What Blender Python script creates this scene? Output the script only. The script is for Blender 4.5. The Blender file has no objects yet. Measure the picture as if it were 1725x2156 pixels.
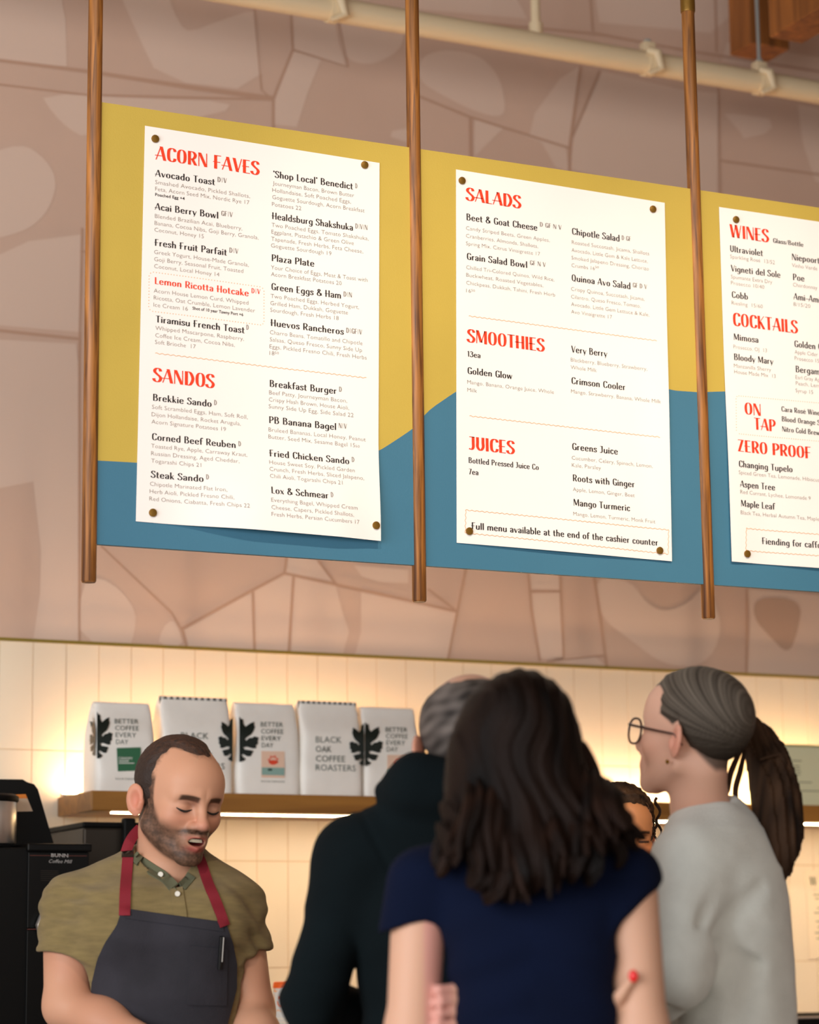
import bpy, bmesh, math, random
import numpy as np
from mathutils import Vector, Matrix
from mathutils.bvhtree import BVHTree
from mathutils.geometry import tessellate_polygon

# ------------------------------------------------------------------ camera
CAMH = 1.20                       # lens height above the floor
FPX, YAW, PITCH, ROLL = 5158.29, 0.45231998, 0.18190699, -0.01180476
CX, CY, IMW = 862.5, 1078.0, 1725.0
_f = np.array([math.sin(YAW)*math.cos(PITCH), math.cos(YAW)*math.cos(PITCH), math.sin(PITCH)])
_r = np.array([math.cos(YAW), -math.sin(YAW), 0.0]); _u = np.cross(_r, _f)
R2 = _r*math.cos(ROLL) + _u*math.sin(ROLL); U2 = -_r*math.sin(ROLL) + _u*math.cos(ROLL)
CM = np.array([R2, -U2, _f]); EYE = np.array([0.0, 0.0, CAMH])
def at(x, y, Y):
    """point of the world plane at depth Y that the photograph shows at pixel x, y"""
    d = CM.T @ np.array([(x-CX)/FPX, (y-CY)/FPX, 1.0])
    return EYE + d*(Y/d[1])
scene = bpy.context.scene
col = scene.collection
cam = bpy.data.cameras.new('camera'); camo = bpy.data.objects.new('camera', cam); col.objects.link(camo)
mw = Matrix.Identity(4)
for i in range(3):
    mw[i][0], mw[i][1], mw[i][2], mw[i][3] = R2[i], U2[i], -_f[i], EYE[i]
camo.matrix_world = mw
cam.sensor_fit = 'HORIZONTAL'; cam.sensor_width = 24.0; cam.lens = FPX/IMW*24.0
cam.clip_start = 0.05; cam.clip_end = 60
cam.dof.use_dof = True; cam.dof.focus_distance = 5.45; cam.dof.aperture_fstop = 2.5
scene.camera = camo

# ------------------------------------------------------------------ light
scene.view_settings.view_transform = 'Standard'; scene.view_settings.look = 'None'
scene.view_settings.gamma = 1.0; scene.view_settings.use_curve_mapping = False
scene.view_settings.exposure = 0.26
scene.cycles.use_denoising = True
world = bpy.data.worlds.new('daylight'); scene.world = world; world.use_nodes = True
bg = world.node_tree.nodes['Background']; bg.inputs[0].default_value = (1.0, 0.95, 0.90, 1); bg.inputs[1].default_value = 0.44
def lamp(name, kind, loc, target, energy, color, size=0.3, sizey=None, spot=60, blend=0.6):
    l = bpy.data.lights.new(name, kind); l.energy = energy; l.color = color
    if kind == 'AREA':
        l.size = size
        if sizey: l.shape = 'RECTANGLE'; l.size_y = sizey
    elif kind == 'SPOT':
        l.shadow_soft_size = size; l.spot_size = math.radians(spot); l.spot_blend = blend
    o = bpy.data.objects.new(name, l); col.objects.link(o); o.location = loc
    o.rotation_euler = (Vector(target)-Vector(loc)).to_track_quat('-Z', 'Y').to_euler()
    return o
# shop-front windows behind and left of the photographer
lamp('window_daylight', 'AREA', (-1.2, -3.6, 2.4), (2.2, 5.5, 1.9), 150, (1.0, 0.94, 0.88), 6.0, 3.0)
lamp('side_window_daylight', 'AREA', (-2.7, 1.6, 2.0), (2.4, 4.4, 1.5), 190, (0.90, 0.95, 1.0), 4.0, 2.4)
# ceiling track spots over the counter
for i, (x, tx) in enumerate(((1.0, 2.02), (2.1, 2.8), (3.3, 3.6))):
    lamp('track_spot', 'SPOT', (x, 2.3, 4.2), (tx, 4.78, 2.25), (104, 140, 140)[i], (1.0, 0.84, 0.66), 0.05, spot=44, blend=0.9)

# ------------------------------------------------------------------ helpers
def lin(h):
    h = h.lstrip('#'); v = [int(h[i:i+2], 16)/255 for i in (0, 2, 4)]
    return tuple(c/12.92 if c <= .04045 else ((c+.055)/1.055)**2.4 for c in v) + (1.0,)
MATS = {}
def M(name, hexc, rough=.6, metal=0., var=None, bump=None, spec=.5, emit=None, attr=None, stretch=None, sheen=0., sss=0., trans=0.):
    """procedural principled material: var = (scale, amount) colour mottling, bump = (scale, strength) fine relief"""
    m = bpy.data.materials.new(name); m.use_nodes = True; nt = m.node_tree; b = nt.nodes['Principled BSDF']
    c = lin(hexc); b.inputs['Base Color'].default_value = c
    b.inputs['Roughness'].default_value = rough; b.inputs['Metallic'].default_value = metal
    b.inputs['Specular IOR Level'].default_value = spec
    if sheen: b.inputs['Sheen Weight'].default_value = sheen
    if sss:
        b.inputs['Subsurface Weight'].default_value = sss
        b.inputs['Subsurface Radius'].default_value = (.012, .005, .003); b.inputs['Subsurface Scale'].default_value = 1.0
    if trans: b.inputs['Transmission Weight'].default_value = trans
    if emit:
        b.inputs['Emission Color'].default_value = lin(emit[0]); b.inputs['Emission Strength'].default_value = emit[1]
    src = None
    if attr:
        a = nt.nodes.new('ShaderNodeAttribute'); a.attribute_name = attr; src = a.outputs['Color']
        nt.links.new(src, b.inputs['Base Color'])
    if var or bump:
        tc = nt.nodes.new('ShaderNodeTexCoord'); mp = nt.nodes.new('ShaderNodeMapping')
        nt.links.new(tc.outputs['Object'], mp.inputs['Vector'])
        if stretch: mp.inputs['Scale'].default_value = stretch
    if var:
        n = nt.nodes.new('ShaderNodeTexNoise'); n.inputs['Scale'].default_value = var[0]; n.inputs['Detail'].default_value = 5
        nt.links.new(mp.outputs[0], n.inputs['Vector'])
        mr = nt.nodes.new('ShaderNodeMapRange'); mr.inputs['From Min'].default_value = .3; mr.inputs['From Max'].default_value = .7
        mr.inputs['To Min'].default_value = 1-var[1]; mr.inputs['To Max'].default_value = 1+var[1]
        nt.links.new(n.outputs['Fac'], mr.inputs['Value'])
        mx = nt.nodes.new('ShaderNodeVectorMath'); mx.operation = 'SCALE'
        if src: nt.links.new(src, mx.inputs[0])
        else: mx.inputs[0].default_value = c[:3]
        nt.links.new(mr.outputs[0], mx.inputs['Scale']); nt.links.new(mx.outputs[0], b.inputs['Base Color'])
    if bump:
        n = nt.nodes.new('ShaderNodeTexNoise'); n.inputs['Scale'].default_value = bump[0]; n.inputs['Detail'].default_value = 4
        nt.links.new(mp.outputs[0], n.inputs['Vector'])
        bp = nt.nodes.new('ShaderNodeBump'); bp.inputs['Strength'].default_value = bump[1]; bp.inputs['Distance'].default_value = .004
        nt.links.new(n.outputs['Fac'], bp.inputs['Height']); nt.links.new(bp.outputs[0], b.inputs['Normal'])
    MATS[name] = m
    return m
def wood(name, c1, c2, scale, axis, rough=.45):
    m = bpy.data.materials.new(name); m.use_nodes = True; nt = m.node_tree; b = nt.nodes['Principled BSDF']
    tc = nt.nodes.new('ShaderNodeTexCoord'); mp = nt.nodes.new('ShaderNodeMapping')
    s = [scale]*3; s[axis] = scale*.05; mp.inputs['Scale'].default_value = s
    nt.links.new(tc.outputs['Object'], mp.inputs['Vector'])
    n = nt.nodes.new('ShaderNodeTexNoise'); n.inputs['Scale'].default_value = 1.0; n.inputs['Detail'].default_value = 7; n.inputs['Distortion'].default_value = .6
    nt.links.new(mp.outputs[0], n.inputs['Vector'])
    r = nt.nodes.new('ShaderNodeValToRGB'); r.color_ramp.elements[0].position = .32; r.color_ramp.elements[1].position = .7
    r.color_ramp.elements[0].color = lin(c1); r.color_ramp.elements[1].color = lin(c2)
    nt.links.new(n.outputs['Fac'], r.inputs[0]); nt.links.new(r.outputs[0], b.inputs['Base Color'])
    b.inputs['Roughness'].default_value = rough
    bp = nt.nodes.new('ShaderNodeBump'); bp.inputs['Strength'].default_value = .15; bp.inputs['Distance'].default_value = .002
    nt.links.new(n.outputs['Fac'], bp.inputs['Height']); nt.links.new(bp.outputs[0], b.inputs['Normal'])
    MATS[name] = m
    return m
def tag(o, label=None, cat=None, group=None, kind=None):
    if label: o['label'] = label
    if cat: o['category'] = cat
    if group: o['group'] = group
    if kind: o['kind'] = kind
    return o
def empty(name, loc, rz=0., label=None, cat=None, group=None):
    o = bpy.data.objects.new(name, None); col.objects.link(o); o.location = loc; o.rotation_euler = (0, 0, rz)
    o.empty_display_size = .05
    return tag(o, label, cat, group)
def linkmesh(name, me, parent=None, loc=None):
    o = bpy.data.objects.new(name, me); col.objects.link(o)
    if parent: o.parent = parent
    if loc is not None: o.location = loc
    return o
def xf(parent):
    """inverse of the parent's world transform (parents here are at top level or unrotated children of one)"""
    m = Matrix.Identity(4); p = parent
    while p:
        m = Matrix.LocRotScale(p.location, p.rotation_euler, p.scale) @ m; p = p.parent
    return m.inverted()
class MB:
    def __init__(s): s.v = []; s.f = []; s.m = []
    def poly(s, pts, mi=0):
        b = len(s.v); s.v += [tuple(p) for p in pts]; s.f.append(tuple(range(b, b+len(pts)))); s.m.append(mi)
    def box(s, x0, x1, y0, y1, z0, z1, mi=0):
        b = len(s.v); s.v += [(x, y, z) for z in (z0, z1) for y in (y0, y1) for x in (x0, x1)]
        for q in ((0,2,3,1), (4,5,7,6), (0,1,5,4), (2,6,7,3), (0,4,6,2), (1,3,7,5)):
            s.f.append(tuple(b+i for i in q)); s.m.append(mi)
        return s
    def cbox(s, x0, x1, y0, y1, z0, z1, c=.003, mi=0):
        """box with chamfered edges"""
        bm = bmesh.new(); bmesh.ops.create_cube(bm, size=1)
        for v in bm.verts:
            v.co = Vector((x0 + (v.co.x+.5)*(x1-x0), y0 + (v.co.y+.5)*(y1-y0), z0 + (v.co.z+.5)*(z1-z0)))
        bmesh.ops.bevel(bm, geom=bm.edges[:], offset=c, segments=2, affect='EDGES', profile=.6)
        s.addbm(bm, mi); return s
    def addbm(s, bm, mi=0):
        b = len(s.v); bm.verts.index_update()
        s.v += [tuple(v.co) for v in bm.verts]
        for f in bm.faces: s.f.append(tuple(b+v.index for v in f.verts)); s.m.append(mi)
        bm.free()
    def tube(s, pts, r, n=12, mi=0, cap=True, squash=None):
        """round tube along pts, r a number or one per point"""
        pts = [Vector(p) for p in pts]; k = len(pts); rr = r if hasattr(r, '__len__') else [r]*k
        b = len(s.v); ref = None
        for i, p in enumerate(pts):
            t = (pts[min(i+1, k-1)] - pts[max(i-1, 0)]).normalized()
            if ref is None: ref = t.orthogonal().normalized()
            ref = (ref - t*ref.dot(t)).normalized(); w = t.cross(ref)
            for j in range(n):
                a = 2*math.pi*j/n; s.v.append(tuple(p + (ref*math.cos(a) + w*math.sin(a))*rr[i]))
        for i in range(k-1):
            for j in range(n):
                s.f.append((b+i*n+j, b+i*n+(j+1) % n, b+(i+1)*n+(j+1) % n, b+(i+1)*n+j)); s.m.append(mi)
        if cap:
            s.f.append(tuple(b+j for j in range(n-1, -1, -1))); s.m.append(mi)
            s.f.append(tuple(b+(k-1)*n+j for j in range(n))); s.m.append(mi)
        return s
    def lathe(s, prof, n=24, mi=0, c=(0, 0)):
        """prof = (radius, z) pairs from bottom to top about a vertical axis"""
        b = len(s.v); k = len(prof)
        for (r, z) in prof:
            for j in range(n):
                a = 2*math.pi*j/n; s.v.append((c[0]+r*math.cos(a), c[1]+r*math.sin(a), z))
        for i in range(k-1):
            for j in range(n):
                s.f.append((b+i*n+j, b+i*n+(j+1) % n, b+(i+1)*n+(j+1) % n, b+(i+1)*n+j)); s.m.append(mi)
        s.f.append(tuple(b+j for j in range(n-1, -1, -1))); s.m.append(mi)
        s.f.append(tuple(b+(k-1)*n+j for j in range(n))); s.m.append(mi)
        return s
    def build(s, name, mats, parent=None, smooth=False, world=True):
        me = bpy.data.meshes.new(name)
        v = s.v
        if parent and world:
            im = xf(parent); v = [tuple(im @ Vector(p)) for p in v]
        me.from_pydata(v, [], s.f)
        for mm in (mats if isinstance(mats, (list, tuple)) else [mats]): me.materials.append(mm)
        if any(s.m): me.polygons.foreach_set('material_index', s.m)
        if smooth:
            me.polygons.foreach_set('use_smooth', [True]*len(s.f)); me.set_sharp_from_angle(angle=math.radians(40))
        me.update()
        return linkmesh(name, me, parent)
def catmull(p, k=6, closed=False):
    p = [np.array(q, float) for q in p]; n = len(p); out = []
    rng = range(n if closed else n-1)
    for i in rng:
        if closed: a, b, c, d = p[i-1], p[i], p[(i+1) % n], p[(i+2) % n]
        else: a, b, c, d = p[max(i-1, 0)], p[i], p[i+1], p[min(i+2, n-1)]
        for j in range(k):
            t = j/k; out.append(.5*((2*b)+(c-a)*t+(2*a-5*b+4*c-d)*t*t+(3*b-a-3*c+d)*t**3))
    if not closed: out.append(p[-1])
    return out

# ------------------------------------------------------------------ lettering
# a condensed display alphabet drawn with a broad nib: k = heavy stroke, t = hairline, n = nib curve, o = oval, d = dot
def _b(x): return ('n', [(x, .5), (x+.11, .61), (x+.24, .5), (x+.28, .31), (x+.24, .1), (x+.11, .01), (x, .1)])
def _bd(x): return ('n', [(x, .5), (x-.11, .61), (x-.24, .5), (x-.28, .31), (x-.24, .1), (x-.11, .01), (x, .1)])
def _ar(x): return ('n', [(x, .45), (x+.11, .6), (x+.22, .55), (x+.25, .4), (x+.25, 0)])
def K(*p): return ('k', list(p))
def T(*p): return ('t', list(p))
def N(*p): return ('n', list(p))
ST = K((.1, 0), (.1, 1)); SL = K((.09, 0), (.09, .6))
PB = N((.1, .975), (.3, .95), (.4, .72), (.3, .47), (.1, .44))
CC = [(.43, .76), (.39, .92), (.26, .98), (.13, .85), (.1, .5), (.13, .15), (.26, .02), (.39, .09), (.43, .26)]
GL = {
 'A': (.52, [T((.02, 0), (.26, 1)), K((.28, 1), (.46, 0)), T((-.03, .32), (.42, .32))]),
 'B': (.5, [ST, N((.1, .975), (.28, .96), (.37, .76), (.28, .56), (.1, .54)), N((.1, .54), (.32, .51), (.42, .27), (.32, .04), (.1, .025))]),
 'C': (.48, [('n', CC)]), 'D': (.52, [ST, N((.1, .975), (.3, .93), (.43, .5), (.3, .07), (.1, .025))]),
 'E': (.42, [ST, T((.1, .975), (.38, .975)), T((-.02, .5), (.34, .5)), T((.1, .025), (.39, .025))]),
 'F': (.4, [ST, T((.1, .975), (.38, .975)), T((-.03, .5), (.34, .5))]),
 'G': (.5, [('n', CC), K((.43, .02), (.43, .4)), T((.28, .42), (.5, .42))]),
 'H': (.52, [ST, K((.42, 0), (.42, 1)), T((-.03, .48), (.42, .48))]), 'I': (.2, [ST]),
 'J': (.36, [N((.25, 1), (.25, .5), (.25, .2), (.16, .03), (.02, .08)), T((.04, .975), (.33, .975))]),
 'K': (.48, [ST, T((.42, 1), (.12, .45)), K((.19, .55), (.42, 0))]), 'L': (.38, [ST, T((.1, .025), (.37, .025))]),
 'M': (.66, [T((.06, 0), (.08, 1)), K((.11, 1), (.31, .1)), T((.32, .1), (.53, 1)), K((.56, 0), (.56, 1))]),
 'N': (.52, [T((.06, 0), (.06, 1)), K((.1, 1), (.42, 0)), T((.46, 0), (.46, 1))]),
 'O': (.52, [('o', (.26, .5, .17, .48))]), 'P': (.46, [ST, PB]),
 'Q': (.52, [('o', (.26, .5, .17, .48)), T((.26, .18), (.46, -.1))]),
 'R': (.49, [ST, PB, K((.24, .46), (.42, 0))]),
 'S': (.43, [N((.37, .78), (.32, .94), (.2, .985), (.09, .88), (.08, .72), (.2, .55), (.33, .4), (.37, .24), (.29, .06), (.17, .015), (.06, .1), (.03, .24))]),
 'T': (.44, [K((.22, 0), (.22, 1)), T((.01, .975), (.43, .975))]),
 'U': (.5, [N((.1, 1), (.1, .6), (.1, .25), (.25, .02), (.4, .25), (.4, .6), (.4, 1))]),
 'V': (.48, [K((.07, 1), (.25, 0)), T((.27, 0), (.46, 1))]),
 'W': (.74, [K((.06, 1), (.2, 0)), T((.22, 0), (.36, 1)), K((.38, 1), (.52, 0)), T((.54, 0), (.69, 1))]),
 'X': (.46, [K((.06, 1), (.4, 0)), T((.42, 1), (.04, 0))]), 'Y': (.46, [K((.06, 1), (.23, .45)), T((.43, 1), (.23, .45)), K((.23, 0), (.23, .47))]),
 'Z': (.44, [T((.04, .975), (.4, .975)), T((.03, .025), (.4, .025)), K((.34, 1), (.09, 0))]),
 'a': (.4, [N((.06, .47), (.12, .59), (.22, .61), (.31, .5), (.31, .3), (.31, 0)), N((.31, .36), (.16, .33), (.08, .19), (.11, .04), (.2, .02), (.31, .12))]),
 'b': (.45, [K((.09, 0), (.09, 1)), _b(.09)]), 'c': (.38, [N((.34, .46), (.28, .58), (.2, .61), (.1, .5), (.08, .31), (.1, .12), (.2, .01), (.28, .04), (.34, .15))]),
 'd': (.45, [K((.36, 0), (.36, 1)), _bd(.36)]),
 'e': (.43, [T((.08, .33), (.36, .33)), N((.36, .33), (.33, .52), (.21, .61), (.1, .5), (.08, .31), (.1, .12), (.21, .01), (.3, .04), (.36, .14))]),
 'f': (.29, [N((.31, .9), (.24, .985), (.16, .93), (.12, .75), (.12, .4), (.12, 0)), T((0, .59), (.27, .59))]),
 'g': (.45, [_bd(.36), N((.36, .6), (.36, .2), (.36, -.05), (.28, -.24), (.16, -.26), (.07, -.18))]),
 'h': (.44, [K((.09, 0), (.09, 1)), _ar(.09)]), 'i': (.18, [SL, ('d', (.09, .8))]), 'j': (.2, [N((.11, .6), (.11, 0), (.08, -.2), (-.02, -.25)), ('d', (.11, .8))]),
 'k': (.4, [K((.09, 0), (.09, 1)), T((.35, .6), (.1, .27)), K((.17, .36), (.35, 0))]), 'l': (.18, [K((.09, 0), (.09, 1))]),
 'm': (.68, [SL, _ar(.09), _ar(.34)]), 'n': (.44, [SL, _ar(.09)]), 'o': (.44, [('o', (.22, .31, .14, .295))]),
 'p': (.45, [K((.09, -.27), (.09, .6)), _b(.09)]), 'q': (.45, [K((.36, -.27), (.36, .6)), _bd(.36)]), 'r': (.31, [SL, N((.09, .42), (.17, .57), (.29, .57))]),
 's': (.35, [N((.3, .46), (.26, .58), (.17, .61), (.08, .53), (.1, .41), (.18, .33), (.27, .24), (.28, .1), (.19, .01), (.09, .04), (.04, .15))]),
 't': (.29, [N((.12, .85), (.12, .5), (.12, .12), (.17, .02), (.27, .05)), T((0, .59), (.27, .59))]),
 'u': (.45, [N((.09, .6), (.09, .35), (.09, .13), (.19, .01), (.3, .08), (.36, .2)), K((.36, 0), (.36, .6))]),
 'v': (.4, [K((.06, .6), (.2, 0)), T((.21, 0), (.37, .6))]), 'w': (.6, [K((.06, .6), (.17, 0)), T((.18, 0), (.3, .6)), K((.31, .6), (.42, 0)), T((.43, 0), (.56, .6))]),
 'x': (.38, [K((.06, .6), (.32, 0)), T((.34, .6), (.04, 0))]), 'y': (.4, [K((.06, .6), (.21, 0)), T((.38, .6), (.14, -.25))]), 'z': (.36, [T((.04, .585), (.33, .585)), T((.03, .015), (.33, .015)), K((.28, .6), (.08, 0))]),
 '1': (.3, [K((.17, 0), (.17, 1)), T((.04, .84), (.17, .99))]), '3': (.42, [N((.05, .85), (.2, .98), (.33, .8), (.24, .57), (.14, .54)), N((.14, .54), (.3, .5), (.37, .26), (.24, .02), (.1, .05), (.04, .2))]),
 '7': (.4, [T((.03, .975), (.38, .975)), K((.33, 1), (.14, 0))]),
 '&': (.56, [N((.52, .1), (.34, .4), (.16, .7), (.18, .92), (.28, .97), (.35, .85), (.3, .68), (.12, .45), (.08, .2), (.2, .02), (.36, .08), (.48, .42))]),
 "'": (.16, [K((.09, .78), (.09, 1))]), '-': (.34, [T((.04, .33), (.32, .33))]), '/': (.3, [T((.02, -.05), (.28, 1.0))]), '|': (.3, [T((.15, 0), (.15, 1))]),
 ' ': (.24, []), '\u00e9': (.43, [T((.08, .33), (.36, .33)), N((.36, .33), (.33, .52), (.21, .61), (.1, .5), (.08, .31), (.1, .12), (.21, .01), (.3, .04), (.36, .14)), T((.17, .72), (.3, .92))]),
}
def nibtext(s, S=.15, TH=.05, track=.03):
    """quads of a line of display lettering, cap height 1, baseline 0; returns verts, faces, width"""
    V, Fc, x = [], [], 0.
    for ch in s:
        adv, strokes = GL.get(ch, GL[' '])
        for mode, p in strokes:
            if mode == 'd':
                r = S*.55; b = len(V); V += [(x+p[0]+r*math.cos(a*math.pi/4), p[1]+r*math.sin(a*math.pi/4)) for a in range(8)]; Fc.append(tuple(range(b, b+8))); continue
            if mode == 'o':
                cx, cy, rx, ry = p; n = 22; b = len(V)
                for j in range(n):
                    a = 2*math.pi*j/n; c, q = math.cos(a), math.sin(a)
                    c = math.copysign(abs(c)**.8, c); q = math.copysign(abs(q)**.8, q)
                    V += [(x+cx+(rx+S/2)*c, cy+(ry+TH/2)*q), (x+cx+(rx-S/2)*c, cy+(ry-TH/2)*q)]
                for j in range(n):
                    k = (j+1) % n; Fc.append((b+2*j, b+2*k, b+2*k+1, b+2*j+1))
                continue
            pts = catmull(p, 4) if mode == 'n' else [np.array(q, float) for q in p]
            b = len(V); k = len(pts)
            for i, q in enumerate(pts):
                t = pts[min(i+1, k-1)]-pts[max(i-1, 0)]; t = t/(np.hypot(*t)+1e-9)
                w = S if mode == 'k' else TH if mode == 't' else math.sqrt((S*t[1])**2+(TH*t[0])**2)
                if mode in 'kt' and abs(t[1]) > .2: nv = np.array([w/2, 0])
                else: nv = np.array([-t[1], t[0]])*w/2
                V += [(x+q[0]+nv[0], q[1]+nv[1]), (x+q[0]-nv[0], q[1]-nv[1])]
            for i in range(k-1): Fc.append((b+2*i, b+2*i+1, b+2*i+3, b+2*i+2))
        x += adv+track
    return V, Fc, x-track
def fonttext(s, offset=0., bold=False):
    """plain sans lettering from the built-in font; returns verts, faces, width with cap height about 1"""
    cu = bpy.data.curves.new('lettering', 'FONT'); cu.body = s; cu.size = 1/.7; cu.offset = offset; cu.resolution_u = 2
    o = bpy.data.objects.new('lettering', cu); col.objects.link(o)
    bpy.context.view_layer.update()
    me = bpy.data.meshes.new_from_object(o.evaluated_get(bpy.context.evaluated_depsgraph_get()))
    V = [(v.co.x, v.co.y) for v in me.vertices]; Fc = [tuple(p.vertices) for p in me.polygons]
    bpy.data.objects.remove(o); bpy.data.curves.remove(cu); bpy.data.meshes.remove(me)
    xs = [v[0] for v in V] or [0, 1]
    x0 = min(xs); V = [(v[0]-x0, v[1]) for v in V]
    return V, Fc, max(xs)-x0
# ------------------------------------------------------------------ the room
WY = 6.66                          # face of the back wall tiles
Z = lambda x, y, Y: at(x, y, Y)[2]
ZT = float(np.mean([Z(0, 1349, WY), Z(870, 1389, WY), Z(1700, 1428, WY)]))   # top of the tiling
M('wall_paint', '#D8B6A1', .85, var=(3, .03), bump=(180, .12))
M('mural_pale', '#E3C6B3', .85, bump=(180, .12)); M('mural_tan', '#C7A48E', .85, bump=(180, .12)); M('mural_line', '#C69E86', .85)
M('grout', '#D8BE98', .9); M('tile', '#F0E2CC', .42, var=(2.5, .03), bump=(9, .06))
M('brass_trim', '#A99645', .35, .6); M('floor', '#8A7866', .5, var=(4, .12)); M('ceiling', '#75665C', .9)
wood('beam_wood', '#6E3F18', '#A5652C', 30, 2, .5)
mb = MB(); mb.box(-3, 9, WY+.008, WY+.2, 0, 4.6)
wall = mb.build('wall_back', MATS['wall_paint']); tag(wall, kind='structure')
mb = MB(); mb.box(-3, 9, -5, WY+.2, -.1, 0); tag(mb.build('floor', MATS['floor']), kind='structure')
mb = MB(); mb.box(-3, 9, -5, WY+.2, 4.6, 4.7); tag(mb.build('ceiling', MATS['ceiling']), kind='structure')
mb = MB(); mb.box(8.9, 9, -5, WY, 0, 4.6); tag(mb.build('wall_right', MATS['wall_paint']), kind='structure')
mb = MB(); mb.box(1.3, 5.6, WY+.002, WY+.0079, .6, ZT); tag(mb.build('grout_bed', MATS['grout'], wall), 'pale mortar joints between the tiles')
mb = MB(); mb.box(1.3, 5.6, WY-.006, WY+.0079, ZT, ZT+.008); tag(mb.build('trim_1', MATS['brass_trim']), kind='structure')
# stacked upright wall tiles, each its own piece
TW, TH_ = .0975, .305
mb = MB(); mb.cbox(.0012, TW-.0012, 0, .006, .0012, TH_-.0012, .0012)
tm = mb.build('tile', MATS['tile']); tme = tm.data; bpy.data.objects.remove(tm)
x_ref = at(139, 1450, WY)[0]
rng = random.Random(3)
for r in range(4):
    for c in range(-7, 35):
        linkmesh('tile', tme, wall, (x_ref + c*TW, WY - rng.uniform(-.0004, .0006), ZT - (r+1)*TH_))
# printed mural: flat shapes on the painted wall above the tiles
def mural(pts, mat, smooth=0, lift=.0012):
    for _ in range(smooth):      # rounded outlines
        pts = [q for i in range(len(pts)) for a, b in ((pts[i], pts[(i+1) % len(pts)]),) for q in ((a[0]*.75+b[0]*.25, a[1]*.75+b[1]*.25), (a[0]*.25+b[0]*.75, a[1]*.25+b[1]*.75))]
    P3 = [at(x, y, WY+.008) for x, y in pts]
    bm = bmesh.new(); vs = [bm.verts.new((p[0], WY+.008-lift, max(p[2], ZT+.009))) for p in P3]
    try: f = bm.faces.new(vs)
    except ValueError: bm.free(); return
    bmesh.ops.remove_doubles(bm, verts=bm.verts[:], dist=1e-5)
    bmesh.ops.triangulate(bm, faces=bm.faces[:])
    mb = MB(); mb.addbm(bm); mb.build('mural_shape', MATS[mat], wall)
NL = [0]
def mline(pts, w0, w1=None, lift=.002):
    NL[0] += 1; lift = .002+.00006*NL[0]; w1 = w1 or w0; P3 = [at(x, y, WY+.008) for x, y in pts]; n = len(P3); mb = MB(); L, Rr = [], []
    for i, p in enumerate(P3):
        t = P3[min(i+1, n-1)]-P3[max(i-1, 0)]; t = t[[0, 2]]/np.hypot(t[0], t[2]); w = (w0+(w1-w0)*i/max(n-1, 1))/760/2
        for S, q in ((1, L), (-1, Rr)): q.append((p[0]-S*t[1]*w, WY+.008-lift, max(p[2]+S*t[0]*w, ZT+.009)))
    for i in range(n-1): mb.poly([L[i], L[i+1], Rr[i+1], Rr[i]])
    mb.build('mural_line', MATS['mural_line'], wall)
PALE, TAN = 'mural_pale', 'mural_tan'
mural([(-60, -40), (122, -40), (138, 40), (141, 140), (60, 134), (-60, 118)], PALE)
mural([(245, -30), (288, 70), (335, 168), (555, 193), (541, 40), (534, 20), (462, 44), (400, 68), (378, 52), (345, -30)], PALE, 1)
mural([(84, 196), (110, 238), (145, 272), (178, 290), (470, 240), (490, 214), (300, 208)], PALE, 1)
mural([(45, 298), (100, 338), (122, 385), (100, 450), (50, 490), (-60, 512), (-60, 340)], PALE, 2)
mural([(-60, 600), (-20, 545), (60, 508), (170, 494), (172, 700), (-60, 680)], PALE)
mural([(612, -30), (612, 104), (728, 140), (716, 96), (702, 30), (690, -30)], PALE)
mural([(615, 108), (676, 126), (650, 190), (625, 268), (576, 262), (578, 212)], PALE)
mural([(722, 120), (760, 136), (800, 132), (850, 100), (850, 40), (710, 20)], PALE, 2)
mural([(858, 300), (822, 288), (826, 276), (858, 270)], PALE)
mural([(885, 120), (930, 105), (985, 110), (1020, 125), (1050, 160), (1064, 205), (1062, 250), (1000, 236), (930, 200), (880, 170)], PALE, 2)
mural([(1180, 165), (1220, 140), (1222, 180), (1205, 280), (1196, 310), (1160, 300), (1115, 285), (1125, 240)], PALE)
mural([(1000, 250), (1192, 312), (1198, 360), (1170, 352), (1140, 300), (1060, 270), (1000, 330), (998, 300)], PALE)
mural([(1268, 150), (1440, 190), (1512, 196), (1510, 410), (1300, 380), (1200, 356), (1208, 288)], PALE)
mural([(1525, 240), (1545, 240), (1620, 250), (1626, 268), (1610, 282), (1566, 292), (1560, 280)], PALE)
mural([(1680, 220), (1780, 240), (1780, 420), (1716, 380), (1690, 300)], PALE)
mural([(860, -20), (1080, -20), (1110, 40), (1000, 30), (880, 20)], PALE); mural([(1250, -30), (1500, -30), (1500, 70), (1400, 60), (1262, 48)], PALE)
mural([(1530, 90), (1780, 130), (1780, 180), (1520, 130)], PALE)
# lower band
mural([(-60, 712), (160, 724), (164, 760), (168, 1356), (70, 1346), (84, 1250), (86, 1160), (70, 1014), (-60, 1040)], PALE)
mural([(170, 1230), (210, 1214), (256, 1244), (286, 1286), (284, 1330), (272, 1366), (168, 1358)], PALE, 1)
mural([(385, 1328), (530, 1244), (534, 1368), (392, 1362)], PALE)
mural([(535, 1240), (598, 1208), (617, 1214), (606, 1372), (538, 1368)], PALE)
mural([(620, 1214), (705, 1228), (722, 1290), (735, 1330), (722, 1378), (612, 1373)], PALE)
mural([(332, 1360), (342, 1322), (362, 1304), (374, 1320), (388, 1362)], PALE, 1)
mural([(602, 1170), (670, 1180), (704, 1224), (600, 1205)], PALE)
mural([(745, 1190), (860, 1200), (860, 1228), (800, 1226), (762, 1214)], PALE)
mural([(760, 1240), (862, 1266), (960, 1288), (942, 1390), (748, 1380), (760, 1330)], PALE)
mural([(1118, 1246), (1178, 1248), (1186, 1388), (1134, 1386)], PALE)
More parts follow.
